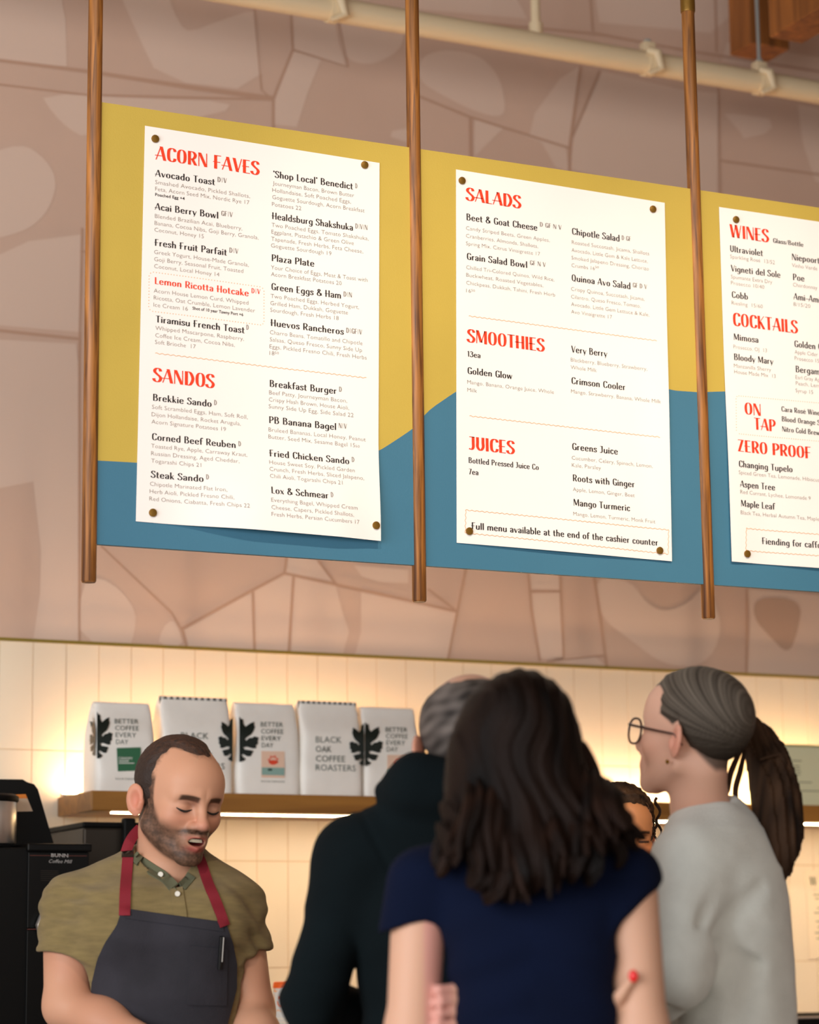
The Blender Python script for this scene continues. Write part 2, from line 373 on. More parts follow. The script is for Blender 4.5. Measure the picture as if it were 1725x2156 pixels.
mural([(1112, 1206), (1178, 1210), (1178, 1242), (1117, 1240)], PALE)
mural([(1250, 1214), (1330, 1222), (1360, 1270), (1400, 1290), (1450, 1270), (1476, 1240), (1500, 1250), (1524, 1330), (1484, 1404), (1400, 1402), (1330, 1350), (1262, 1300)], PALE, 2)
mural([(1574, 1240), (1690, 1250), (1780, 1260), (1780, 1430), (1574, 1418), (1580, 1300)], PALE)
mural([(1590, 1255), (1690, 1262), (1680, 1330), (1660, 1380), (1620, 1340), (1585, 1300)], TAN, 2, lift=.0018)
mural([(1136, 1388), (1250, 1380), (1276, 1402), (1200, 1398)], PALE)
mline([(-60, 120), (180, 150), (400, 184), (575, 208)], 7, 13); mline([(-60, 171), (180, 200), (575, 210)], 5)
mline([(575, 208), (616, 105), (610, -40)], 7); mline([(616, 105), (732, 141), (708, 20)], 5); mline([(575, 208), (575, 300)], 7); mline([(575, 212), (550, 190), (535, 20)], 4)
mline([(172, 480), (166, 760), (166, 1362)], 5); mline([(-60, 690), (168, 714)], 7); mline([(180, 530), (168, 530)], 5)
mline([(862, 195), (990, 247), (1198, 312)], 6); mline([(990, 247), (991, 340)], 8); mline([(1198, 380), (1200, 300), (1222, 140)], 8); mline([(1204, 290), (1262, 150)], 5)
mline([(1512, 180), (1516, 420)], 5); mline([(1514, 338), (1780, 376)], 6); mline([(1505, -30), (1508, 110)], 6); mline([(1240, -30), (1248, 66)], 6); mline([(1000, 48), (1260, 72), (1440, 106), (1780, 160)], 6)
mline([(212, 1150), (360, 1290), (384, 1330)], 4); mline([(380, 1325), (530, 1243), (598, 1207), (862, 1265), (962, 1288)], 7); mline([(384, 1328), (392, 1364)], 7)
mline([(531, 1240), (535, 1370)], 6); mline([(617, 1214), (607, 1373)], 6); mline([(604, 1165), (598, 1207)], 6); mline([(668, 1180), (706, 1230)], 5)
mline([(980, 1196), (962, 1288), (942, 1392)], 5); mline([(900, 1240), (960, 1286)], 5); mline([(1112, 1206), (1118, 1280), (1136, 1392)], 6); mline([(1118, 1246), (1180, 1245)], 5); mline([(1178, 1210), (1186, 1390)], 5)
mline([(1250, 1214), (1262, 1290), (1276, 1404)], 6); mline([(1572, 1240), (1571, 1420)], 5); mline([(1150, 1392), (1270, 1380)], 4)

# the print goes on beyond what the photograph frames
rm = random.Random(11)
for X0_, X1_, Z0_, Z1_ in ((-1.2, 1.75, ZT+.05, 4.5), (1.9, 4.6, 4.28, 4.57), (5.05, 8.0, ZT+.05, 4.5)):
    nx_, nz_ = max(1, int((X1_-X0_)/.55)), max(1, int((Z1_-Z0_)/.6))
    for i in range(nx_):
        for j in range(nz_):
            cx_ = X0_+(X1_-X0_)*(i+.5+rm.uniform(-.15, .15))/nx_; cz_ = Z0_+(Z1_-Z0_)*(j+.5+rm.uniform(-.12, .12))/nz_
            k_ = rm.choice((4, 5, 6)); a0_ = rm.uniform(0, 6.28); rx_ = (X1_-X0_)/nx_*.46; rz_ = (Z1_-Z0_)/nz_*.44
            P_ = [(cx_+rx_*rm.uniform(.7, 1)*math.cos(a0_+6.283*q/k_), WY+.0074, cz_+rz_*rm.uniform(.7, 1)*math.sin(a0_+6.283*q/k_)) for q in range(k_)]
            mb = MB(); mb.poly(P_[::-1]); mb.build('mural_shape', MATS[PALE], wall)

# ceiling beams at the upper right
def beam(name, box, label):
    mb = MB(); mb.cbox(*box, .006); o = mb.build(name, MATS['beam_wood']); return tag(o, label, 'beam')
px0_ = at(1537, 118, 6.46)
beam('timber_post', (px0_[0], px0_[0]+.15, 6.33, 6.46, px0_[2], 4.6), 'short brown timber post behind the thin pipe hanger rod')
pa_, pb_ = at(1620, 80, 5.9), at(1690, 91, 5.9)
beam('ceiling_beam', (pa_[0], pb_[0], 2.0, 5.9, pa_[2], 4.6), 'deep brown ceiling beam running out from above the sprinkler pipe')

# cream sprinkler pipe and its fittings
M('cream_paint', '#E3CDA8', .45, bump=(60, .05)); M('zinc', '#A5A8A4', .5, .3)
PY = 6.25
pc0, pc1 = at(700, 18, PY), at(1725, 196, PY); zp = (pc0[2]+pc1[2])/2; PR = .037
pipe = empty('sprinkler_pipe', (3.4, PY, zp), label='cream painted sprinkler pipe running along the wall above the menu boards', cat='pipe')
mb = MB(); mb.tube([(-1, PY, zp), (7.5, PY, zp)], PR, 28); mb.build('main_pipe', MATS['cream_paint'], pipe, True)
vx = at(1128, 40, PY)[0]
mb = MB(); mb.tube([(vx, PY, zp+PR*.6), (vx, PY, 4.6)], .015, 16); mb.tube([(vx, PY, zp+PR*.7), (vx, PY, zp+PR+.03)], .022, 16); mb.build('drop_pipe', MATS['cream_paint'], pipe, True)
for (hx, hy, rod) in ((700, 25, 0), (1365, 140, 0), (1600, 158, 1)):
    X = at(hx, hy, PY)[0]
    mb = MB(); mb.tube([(X-.014, PY, zp), (X+.014, PY, zp)], PR+.006, 24)
    mb.cbox(X-.02, X+.02, PY-.018, PY+.018, zp+PR-.004, zp+PR+.03, .004)
    mb.tube([(X-.016, PY-.03, zp+.03), (X+.004, PY-.05, zp+.018), (X+.02, PY-.044, zp-.03), (X-.018, PY-.036, zp-.048)], [.013, .016, .014, .009], 10)
    hb = mb.build('pipe_hanger', MATS['cream_paint'], pipe, True)
    mb = MB(); mb.tube([(X, PY, zp+PR+.01), (X, PY, zp+PR+.04)], .012, 6); mb.build('hanger_nut', MATS['zinc'], hb)
    if rod:
        mb = MB(); mb.tube([(X, PY, zp+PR+.02), (X, PY, 4.6)], .006, 10)
        mb.build('hanger_rod', MATS['zinc'], hb, True)

# ------------------------------------------------------------------ hanging menu boards
BY = 4.78
wood('dowel_wood', '#4A260E', '#C07C36', 90, 2, .45)
M('brass', '#8A6524', .38, .6, bump=(90, .1)); M('steel_pipe', '#8C8A86', .4, .9)
M('mustard', '#C8AB48', .55, var=(5, .03), bump=(260, .08)); M('teal', '#3F7690', .55, var=(5, .03), bump=(260, .08)); M('board_edge', '#C9A35E', .6)
rodx = [at(.5*(a+b), .5*(c+d), BY)[0] for a, b, c, d in ((202, 186.5, 0, 1228), (867, 883.7, 0, 1264), (1448.5, 1492, 10, 1305))]
pitch = (rodx[2]-rodx[0])/2; rodx = [rodx[0], rodx[1], rodx[2], rodx[2]+pitch]
RZ = float(np.mean([Z(186, 1228, BY), Z(884, 1264, BY), Z(1492, 1305, BY)])); RTOP = Z(1448, 17, BY); RR = .0158
rl = ['round oak dowel at the outer end of the first menu board', 'round oak dowel between the breakfast and the salads boards', 'round oak dowel with brass cap between the salads and the wines boards', 'round oak dowel at the far end of the wines board']
for i, x in enumerate(rodx):
    r = empty('hanging_dowel', (x, BY, RZ), label=rl[i], cat='dowel', group='dowels carrying the menu boards')
    mb = MB(); mb.lathe([(RR*.86, RZ), (RR, RZ+.003), (RR, RTOP-.001), (RR*.9, RTOP)], 28, c=(x, BY)); mb.build('wood_rod', MATS['dowel_wood'], r, True)
    mb = MB(); mb.lathe([(RR*1.08, RTOP-.012), (RR*1.14, RTOP-.008), (RR*1.14, RTOP+.05), (RR*.8, RTOP+.056)], 28, c=(x, BY)); mb.build('brass_ferrule', MATS['brass'], r, True)
    mb = MB(); mb.lathe([(.009, RTOP+.05), (.009, 4.6)], 16, c=(x, BY)); mb.build('drop_rod', MATS['steel_pipe'], r, True)
BT = float(np.mean([Z(219, 219, BY), Z(857, 312, BY), Z(1448, 397, BY)])); BB = float(np.mean([Z(207, 1147, BY), Z(866, 1190, BY), Z(1476, 1231, BY)]))
wv = [(100, 966), (209, 971), (291, 975.5), (400, 985), (520, 1000), (640, 996), (730, 978), (799, 949), (866, 905), (900, 865), (960, 824), (1020, 790), (1090, 768), (1180, 762), (1280, 776), (1350, 798), (1411, 823), (1470, 827), (1527, 825), (1600, 826), (1725, 850)]
wp = np.array([at(x, y, BY) for x, y in wv])
def wave(x): return float(np.interp(x, wp[:, 0], wp[:, 2])) if x < wp[-1, 0] else float(wp[-1, 2]) - .25*(x-wp[-1, 0])
bl = ['mustard and blue hanging board carrying the breakfast and sandwich menu', 'mustard and blue hanging board carrying the salads, smoothies and juices menu', 'mustard and blue hanging board carrying the wines and cocktails menu']
for i in range(3):
    x0, x1 = rodx[i]+RR-.003, rodx[i+1]-RR+.003; n = 48; mb = MB(); t = .006
    xs = [x0+(x1-x0)*k/n for k in range(n+1)]
    zs = [wave(x) for x in xs]; zs = [zs[0]] + [(zs[k-1]+2*zs[k]+zs[k+1])/4 for k in range(1, n)] + [zs[-1]]
    for k in range(n):
        a, b, za, zb = xs[k], xs[k+1], zs[k], zs[k+1]
        for y, fl in ((BY-t, 0), (BY+t, 1)):
            q1 = [(a, y, za), (b, y, zb), (b, y, BT), (a, y, BT)]; q2 = [(a, y, BB), (b, y, BB), (b, y, zb), (a, y, za)]
            mb.poly(q1[::-1] if fl else q1, 0); mb.poly(q2[::-1] if fl else q2, 1)
        mb.poly([(a, BY-t, BT), (b, BY-t, BT), (b, BY+t, BT), (a, BY+t, BT)], 2)
        mb.poly([(a, BY+t, BB), (b, BY+t, BB), (b, BY-t, BB), (a, BY-t, BB)], 1)
    for x, s in ((x0, 1), (x1, -1)):
        mb.poly([(x, BY-s*t, BB), (x, BY+s*t, BB), (x, BY+s*t, BT), (x, BY-s*t, BT)][::-1], 2)
    o = mb.build('menu_board', [MATS['mustard'], MATS['teal'], MATS['board_edge']])
    tag(o, bl[i], 'menu board', 'hanging menu boards')
# ------------------------------------------------------------------ menu posters
M('paper', '#FBF5F0', .7, var=(6, .01)); M('ink_black', '#1B1416', .6); M('ink_red', '#F23C12', .6); M('ink_grey', '#8E847C', .7); M('ink_sand', '#EDB27C', .7); M('ink_mark', '#857C76', .7)
PYY = BY-.0068
def poster(name, TL, ang, W, H, bow, label):
    o = empty(name, (TL[0], PYY, TL[2]-H), label=label, cat='menu poster', group='paper menus pinned to the boards')
    o['_'] = 0; del o['_']
    ca, sa = math.cos(ang), math.sin(ang)
    U = np.array([ca, 0, -sa]); V = np.array([sa*-1, 0, -ca])
    def surf(X, Zz, lift=0.):
        d = np.array([X-TL[0], 0, Zz-TL[2]]); s = d@U/W; t = d@V/H
        return (X, PYY-bow(s, t)-lift, Zz)
    n, m = 28, 40; mb = MB()
    def pt(i, j, lift): q = TL+U*W*i/n+V*H*j/m; return surf(q[0], q[2], lift)
    for i in range(n):
        for j in range(m): mb.poly([pt(i, j, 0), pt(i, j+1, 0), pt(i+1, j+1, 0), pt(i+1, j, 0)])
    for j in range(m):
        for i, s in ((0, 1), (n, -1)): mb.poly([pt(i, j, 0), pt(i, j, -.0006), pt(i, j+1, -.0006), pt(i, j+1, 0)][::s])
    for i in range(n):
        for j, s in ((0, 1), (m, -1)): mb.poly([pt(i, j, 0), pt(i+1, j, 0), pt(i+1, j, -.0006), pt(i, j, -.0006)][::s])
    sh = mb.build('sheet', MATS['paper'], o)
    bm = bmesh.new(); bm.from_mesh(sh.data); bmesh.ops.remove_doubles(bm, verts=bm.verts[:], dist=1e-6); bm.to_mesh(sh.data); bm.free()
    sh.data.polygons.foreach_set('use_smooth', [True]*len(sh.data.polygons)); sh.data.set_sharp_from_angle(angle=.6)
    return o, surf, U
def sstep(a, b, x): t = min(1, max(0, (x-a)/(b-a))); return t*t*(3-2*t)
posters = []
posters.append(poster('menu_poster', at(305, 265, PYY), math.radians(.85), .5575, .866, lambda s, t: .024*sstep(.72, 1, t)*sstep(.1, .5, s)*(1-.35*sstep(.8, 1, s))+.0012*math.sin(9*s)*math.sin(3*t)**2+.0012, 'white paper menu headed by a red breakfast title with dish names in two columns'))
posters.append(poster('menu_poster', at(960, 357, PYY), math.radians(.85), .557, .866, lambda s, t: .006*sstep(.75, 1, t)*math.sin(math.pi*min(1, max(0, s)))+.003*sstep(.3, .6, t)*sstep(.85, 1, s)+.0012, 'white paper menu of salads, smoothies and juices with red headings'))
posters.append(poster('menu_poster', at(1514, 436, PYY), math.radians(.2), .557, .866, lambda s, t: .005*sstep(.4, .8, t)*(1-sstep(0, .2, s))+.006*sstep(.8, 1, t)*sstep(.1, .5, s)+.0012, 'white paper menu of wines, cocktails and drinks on tap with red headings'))
def put(pi, V, Fc, w, P0, P1x, h, mb, lift=.0009):
    o, surf, U = posters[pi]; sx = (P1x-P0[0])/U[0]/w; b = len(mb.v)
    for x, y in V:
        q = P0+U*x*sx; mb.v.append(surf(q[0]-math.sin(0)*y, q[2]+y*h, lift))
    for f in Fc: mb.f.append(tuple(b+i for i in f)); mb.m.append(0)
def pxm(P): return FPX/float((CM@(P-EYE))[2])
def line(pi, s, x0, y0, x1, hpx, style, mb):
    P0 = at(x0, y0, PYY); P1 = at(x1, y0+.13*(x1-x0), PYY); h = hpx/pxm(P0)
    if style == 'H': V, Fc, w = nibtext(s, .155, .05, .03)
    elif style == 'N': V, Fc, w = nibtext(s, .125, .055, .035)
    elif style == 'B': V, Fc, w = fonttext(s, .012)
    else: V, Fc, w = fonttext(s, -.02)
    put(pi, V, Fc, w, P0, P1[0], h, mb)
# crop origin, scale and cap heights of each block of copy, then lines: H heading, N dish, R red dish, M diet marks, D description, B small bold
A = (0, 280, 250, 3.194, {'H': 96, 'N': 47, 'R': 47, 'M': 34, 'D': 29, 'B': 21}, [
 ('H', 'ACORN FAVES', 150, 275, 848), ('N', 'Avocado Toast', 147, 388, 550), ('M', 'D|V', 565, 425, 628),
 ('D', 'Smashed Avocado, Pickled Shallots,', 147, 440, 785), ('D', 'Feta, Acorn Seed Mix, Nordic Rye 17', 147, 485, 780), ('B', 'Poached Egg +4', 147, 520, 345),
 ('N', 'Acai Berry Bowl', 145, 612, 573), ('M', 'GF|V', 590, 652, 668), ('D', 'Blended Brazilian Acai, Blueberry,', 145, 668, 733), ('D', 'Banana, Cocoa Nibs, Goji Berry, Granola,', 143, 715, 843), ('D', 'Coconut, Honey 15', 142, 760, 473),
 ('N', 'Fresh Fruit Parfait', 143, 855, 630), ('M', 'D|V', 645, 900, 706), ('D', 'Greek Yogurt, House-Made Granola,', 140, 910, 777), ('D', 'Goji Berry, Seasonal Fruit, Toasted', 140, 958, 740), ('D', 'Coconut, Local Honey 14', 140, 1005, 578),
 ('R', 'Lemon Ricotta Hotcake', 142, 1112, 778), ('S', 'D|V', 795, 1172, 855), ('D', 'Acorn House Lemon Curd, Whipped', 137, 1170, 775), ('D', 'Ricotta, Oat Crumble, Lemon Lavender', 137, 1217, 820), ('D', 'Ice Cream 16', 135, 1265, 365), ('B', 'Shot of 10 year Tawny Port +6', 397, 1285, 740),
 ('N', 'Tiramisu French Toast', 150, 1370, 750), ('M', 'D', 760, 1418, 778),
 ('N', "'Shop Local' Benedict", 940, 395, 1478), ('M', 'D', 1492, 468, 1508), ('D', 'Journeyman Bacon, Brown Butter', 938, 447, 1485), ('D', 'Hollandaise, Soft Poached Eggs,', 935, 493, 1463), ('D', 'Goguette Sourdough, Acorn Breakfast', 935, 540, 1555), ('D', 'Potatoes 22', 933, 588, 1130),
 ('N', 'Healdsburg Shakshuka', 933, 675, 1478), ('M', 'D|V|N', 1492, 738, 1575), ('D', 'Two Poached Eggs, Tomato Shakshuka,', 931, 727, 1582), ('D', 'Eggplant, Pistachio & Green Olive', 930, 773, 1482), ('D', 'Tapenade, Fresh Herbs, Feta Cheese,', 928, 820, 1545), ('D', 'Goguette Sourdough 19', 927, 865, 1332),
 ('N', 'Plaza Plate', 930, 957, 1218), ('D', 'Your Choice of Eggs, Meat & Toast with', 927, 1012, 1575), ('D', 'Acorn Breakfast Potatoes 20', 927, 1058, 1400),
 ('N', 'Green Eggs & Ham', 928, 1150, 1397), ('M', 'D|N', 1412, 1196, 1470), ('D', 'Two Poached Eggs, Herbed Yogurt,', 925, 1205, 1517), ('D', 'Grilled Ham, Dukkah, Goguette', 923, 1252, 1442), ('D', 'Sourdough, Fresh Herbs 18', 922, 1298, 1380),
 ('N', 'Huevos Rancheros', 925, 1393, 1415), ('M', 'D|GF|V', 1430, 1440, 1537)])
B_ = (0, 280, 680, 3.194, A[4], [
 ('D', 'Whipped Mascarpone, Raspberry,', 148, 48, 745), ('D', 'Coffee Ice Cream, Cocoa Nibs,', 147, 97, 683), ('D', 'Soft Brioche  17', 145, 142, 418),
 ('X',), ('D', 'Charro Beans, Tomatillo and Chipotle', 920, 75, 1540), ('D', 'Salsas, Queso Fresco, Sunny Side Up', 920, 123, 1537), ('D', 'Eggs, Pickled Fresno Chili, Fresh Herbs', 918, 170, 1568), ('D', '18', 918, 215, 950), ('E', '50', 953, 208, 980),
 ('W', 147, 205, 1567), ('H', 'SANDOS', 133, 395, 545), ('N', 'Brekkie Sando', 130, 523, 527), ('M', 'D', 542, 552, 562), ('D', 'Soft Scrambled Eggs, Ham, Soft Roll,', 125, 578, 770), ('D', 'Dijon Hollandaise, Rocket Arugula,', 123, 628, 723), ('D', 'Acorn Signature Potatoes 19', 122, 677, 622),
 ('N', 'Corned Beef Reuben', 123, 787, 687), ('M', 'D', 703, 830, 722), ('D', 'Toasted Rye, Apple, Carraway Kraut,', 120, 840, 760), ('D', 'Russian Dressing, Aged Cheddar,', 120, 890, 705), ('D', 'Togarashi Chips 21', 120, 940, 452),
 ('N', 'Steak Sando', 118, 1040, 467), ('M', 'D', 482, 1055, 502), ('D', 'Chipotle Marinated Flat Iron,', 112, 1095, 617), ('D', 'Herb Aioli, Pickled Fresno Chili,', 110, 1145, 660), ('D', 'Red Onions, Ciabatta, Fresh Chips 22', 108, 1195, 760),
 ('N', 'Breakfast Burger', 917, 428, 1367), ('M', 'D', 1382, 463, 1402), ('D', 'Beef Patty, Journeyman Bacon,', 915, 480, 1437), ('D', 'Crispy Hash Brown, House Aioli,', 913, 527, 1450), ('D', 'Sunny Side Up Egg, Side Salad 22', 912, 573, 1480),
 ('N', 'PB Banana Bagel', 913, 673, 1365), ('M', 'N|V', 1380, 707, 1435), ('D', 'Bruleed Bananas, Local Honey, Peanut', 910, 730, 1562), ('D', 'Butter, Seed Mix, Sesame Bagel 15', 908, 778, 1490), ('E', '50', 1493, 838, 1520),
 ('N', 'Fried Chicken Sando', 910, 900, 1447), ('M', 'D', 1463, 937, 1482), ('D', 'House Sweet Soy, Pickled Garden', 907, 953, 1480), ('D', 'Crunch, Fresh Herbs, Sliced Jalapeno,', 905, 1000, 1543), ('D', 'Chili Aioli, Togarashi Chips 21', 905, 1048, 1392),
 ('N', 'Lox & Schmear', 907, 1155, 1292), ('M', 'D', 1307, 1180, 1325), ('D', 'Everything Bagel, Whipped Cream', 905, 1213, 1487), ('D', 'Cheese, Capers, Pickled Shallots,', 904, 1263, 1460), ('D', 'Fresh Herbs, Persian Cucumbers 17', 903, 1310, 1497)])
C_ = (1, 930, 340, 3.317, {'H': 94, 'N': 48, 'R': 48, 'M': 32, 'D': 28, 'B': 21, 'L': 40}, [
 ('H', 'SALADS', 170, 272, 553), ('N', 'Beet & Goat Cheese', 170, 410, 667), ('M', 'D GF N V', 683, 455, 835), ('D', 'Candy Striped Beets, Green Apples,', 168, 478, 753), ('D', 'Cranberries, Almonds, Shallots,', 168, 532, 672), ('D', 'Spring Mix, Citrus Vinaigrette 17', 168, 585, 685),
 ('N', 'Grain Salad Bowl', 172, 685, 597), ('M', 'GF N V', 613, 722, 725), ('D', 'Chilled Tri-Colored Quinoa, Wild Rice,', 170, 752, 785), ('D', 'Buckwheat, Roasted Vegetables,', 170, 805, 708), ('D', 'Chickpeas, Dukkah, Tahini, Fresh Herb', 170, 860, 790), ('D', '16', 170, 915, 203), ('E', '50', 206, 908, 230),
 ('N', 'Chipotle Salad', 907, 510, 1242), ('M', 'D GF', 1255, 548, 1320), ('D', 'Roasted Succotash, Jicama, Shallots', 907, 577, 1447), ('D', 'Avocado, Little Gem & Kale Lettuce,', 905, 632, 1437), ('D', 'Smoked Jalapeno Dressing, Chorizo', 905, 685, 1445), ('D', 'Crumbs 16', 905, 738, 1067), ('E', '50', 1070, 745, 1095),
 ('N', 'Quinoa Avo Salad', 905, 835, 1318), ('M', 'GF D V', 1332, 878, 1432), ('D', 'Crispy Quinoa, Succotash, Jicama,', 902, 903, 1415), ('D', 'Cilantro, Queso Fresco, Tomato,', 902, 957, 1388), ('D', 'Avocado, Little Gem Lettuce & Kale,', 902, 1010, 1448), ('D', 'Avo Vinaigrette 17', 902, 1062, 1188),
 ('W', 187, 1080, 1500), ('H', 'SMOOTHIES', 178, 1262, 717), ('L', '13ea', 177, 1363, 270), ('N', 'Very Berry', 903, 1333, 1155), ('D', 'Blackberry, Blueberry, Strawberry,', 900, 1397, 1433), ('D', 'Whole Milk', 900, 1450, 1080)])
D_ = (1, 930, 750, 3.317, C_[4], [
 ('N', 'Golden Glow', 177, 123, 492), ('D', 'Mango, Banana, Orange Juice, Whole', 177, 193, 782), ('D', 'Milk', 177, 248, 243), ('N', 'Crimson Cooler', 903, 193, 1283), ('D', 'Mango, Strawberry, Banana, Whole Milk', 902, 258, 1525),
 ('W', 192, 418, 1520), ('H', 'JUICES', 187, 652, 508), ('L', 'Bottled Pressed Juice Co', 185, 745, 677), ('X',), ('L', '7ea', 187, 825, 255), ('N', 'Greens Juice', 908, 653, 1230), ('D', 'Cucumber, Celery, Spinach, Lemon,', 907, 722, 1470), ('D', 'Kale, Parsley', 907, 773, 1110),
 ('N', 'Roots with Ginger', 912, 873, 1347), ('D', 'Apple, Lemon, Ginger, Beet', 912, 943, 1345), ('N', 'Mango Turmeric', 914, 1045, 1312), ('D', 'Mango, Lemon, Turmeric, Monk Fruit', 912, 1115, 1487), ('N', 'Full menu available at the end of the cashier counter', 205, 1208, 1508)])
E_ = (2, 1480, 400, 5.135, {'H': 145, 'N': 72, 'R': 72, 'M': 50, 'D': 44, 'B': 32, 'L': 50}, [
 ('H', 'WINES', 292, 510, 712), ('L', 'Glass/Bottle', 755, 570, 1085), ('N', 'Ultraviolet', 290, 668, 648), ('D', 'Sparkling Ros\u00e9  13/52', 293, 740, 775), ('N', 'Vigneti del Sole', 300, 880, 837), ('D', 'Spumante Extra Dry', 302, 958, 747), ('D', 'Prosecco 10/40', 302, 1025, 662), ('N', 'Cobb', 308, 1165, 487), ('D', 'Riesling  15/60', 308, 1240, 645),
 ('N', 'Niepoort', 960, 758, 1262), ('D', 'Vinho Verde', 962, 835, 1235), ('N', 'Poe', 970, 975, 1097), ('D', 'Chardonnay', 972, 1045, 1235), ('N', 'Ami-Ami', 978, 1185, 1268), ('D', '8/15/20', 977, 1255, 1160),
 ('H', 'COCKTAILS', 322, 1467, 1025), ('N', 'Mimosa', 330, 1622, 600), ('D', 'Prosecco, OJ  13', 328, 1715, 690), ('N', 'Bloody Mary', 333, 1838, 760), ('D', 'Manzanilla Sherry', 333, 1920, 735), ('D', 'House Made Mix  13', 337, 1985, 785),
 ('N', 'Golden O', 985, 1697, 1290), ('D', 'Apple Cider', 990, 1772, 1240), ('D', 'Prosecco 15', 990, 1840, 1255), ('N', 'Bergam', 1000, 1970, 1262), ('D', 'Earl Gray Ap', 1000, 2045, 1262), ('D', 'Peach, Lem', 1003, 2110, 1258)])
F_ = (2, 1480, 800, 4.147, {'H': 106, 'N': 58, 'R': 58, 'M': 40, 'D': 35, 'B': 26, 'L': 46}, [
 ('D', 'Syrup 15', 808, 108, 960), ('H', 'ON', 360, 300, 508), ('X',), ('H', 'TAP', 445, 433, 635), ('L', 'Cara Ros\u00e9 Wine', 683, 275, 1020), ('X',), ('L', 'Blood Orange S', 687, 362, 1022), ('X',), ('L', 'Nitro Cold Brew', 690, 450, 1020),
 ('H', 'ZERO PROOF', 295, 625, 945), ('N', 'Changing Tupelo', 303, 762, 783), ('D', 'Spiced Green Tea, Lemonade, Hibiscus', 303, 825, 1016), ('N', 'Aspen Tree', 315, 937, 630), ('D', 'Red Currant, Lychee, Lemonade 9', 317, 995, 940), ('N', 'Maple Leaf', 322, 1107, 628), ('D', 'Black Tea, Herbal Autumn Tea, Maple', 320, 1175, 1012), ('N', 'Fiending for caffe', 513, 1433, 1022)])
def strip(pi, pts, w, mb, lift=.0009):
    o, surf, U = posters[pi]; b = len(mb.v); n = len(pts)
    for i, p in enumerate(pts):
        t = pts[min(i+1, n-1)]-pts[max(i-1, 0)]; t = t/np.linalg.norm(t)
        for s in (1, -1): mb.v.append(surf(p[0]-s*t[2]*w/2, p[2]+s*t[0]*w/2, lift))
    for i in range(n-1): mb.f.append((b+2*i, b+2*i+1, b+2*i+3, b+2*i+2)); mb.m.append(0)
def wavy(P, Q, amp=.0011, per=.0125):
    L = np.linalg.norm(Q-P); n = max(8, int(L/per*6)); t = (Q-P)/L; nn = np.array([-t[2], 0, t[0]])
    return [P+t*L*i/n+nn*amp*math.sin(2*math.pi*L*i/n/per) for i in range(n+1)]
NM = {'H': ('menu_heading', 'ink_red'), 'N': ('dish_name', 'ink_black'), 'R': ('dish_name', 'ink_red'), 'M': ('diet_marks', 'ink_mark'), 'S': ('diet_marks', 'ink_red'), 'D': ('dish_description', 'ink_grey'), 'E': ('dish_description', 'ink_grey'), 'B': ('extra_note', 'ink_black'), 'L': ('dish_note', 'ink_black')}
for pi, ox, oy, sc, hp, lines in (A, B_, C_, D_, E_, F_):
    po = posters[pi][0]; cur = None; mb = None
    def flush():
        global mb, cur
        if mb and mb.v: mb.build(NM[cur][0], MATS[NM[cur][1]], po)
        mb = None
    for L in lines:
        if L[0] == 'X': flush(); cur = None; continue
        if L[0] == 'W':
            flush(); cur = None; w = MB(); P = at(ox+L[1]/sc, oy+L[2]/sc, PYY); Q = at(ox+L[3]/sc, oy+L[2]/sc+.13*(L[3]-L[1])/sc, PYY); Q = P+posters[pi][2]*(Q[0]-P[0])
            strip(pi, wavy(P, Q), .0011, w); w.build('wavy_rule', MATS['ink_sand'], po); continue
        k = 'D' if L[0] == 'E' else L[0]
        if k != cur or k not in 'D': flush(); mb = MB(); cur = k
        st = {'H': 'H', 'N': 'N', 'R': 'N', 'M': 'N', 'S': 'N', 'L': 'N', 'D': 'D', 'E': 'D', 'B': 'B'}[L[0]]
        hh = hp['M'] if L[0] == 'S' else hp['D']*.6 if L[0] == 'E' else hp[L[0]]
        line(pi, L[1], ox+L[2]/sc, oy+L[3]/sc, ox+L[4]/sc, hh/sc, st, mb)
    flush()
def border(pi, corners, dotted, close=True):
    q = [at(x, y, PYY) for x, y in corners]; w = MB(); k = len(q)
    for i in range(k if close else k-1):
        P, Q = q[i], q[(i+1) % k]
        if dotted:
            L = np.linalg.norm(Q-P); n = int(L/.0065)
            for j in range(n):
                c = P+(Q-P)*(j+.5)/n; w.poly([posters[pi][1](c[0]+.0011*math.cos(a), c[2]+.0011*math.sin(a), .0009) for a in (0, 1.05, 2.09, 3.14, 4.19, 5.24)])
        else: strip(pi, wavy(P, Q), .0011, w)
    w.build('dotted_border' if dotted else 'wavy_border', MATS['ink_sand'], posters[pi][0])
c3 = lambda x, y: (280+x/3.194, 250+y/3.194)
c6 = lambda x, y: (930+x/3.317, 750+y/3.317)
c8 = lambda x, y: (1480+x/4.147, 800+y/4.147)
border(0, [c3(125, 1032), c3(862, 1132), c3(880, 1150), c3(880, 1372), c3(866, 1388), c3(120, 1296), c3(103, 1275), c3(106, 1048)], True)
border(1, [c6(165, 1075), c6(1578, 1215), c6(1575, 1383), c6(162, 1235)], False)
border(2, [c8(1500, 1392), c8(370, 1298), c8(367, 1492), c8(1500, 1575)], False, False)
border(2, [c8(1500, 245), c8(300, 140), c8(285, 155), c8(285, 455), c8(300, 472), c8(1500, 580)], True, False)
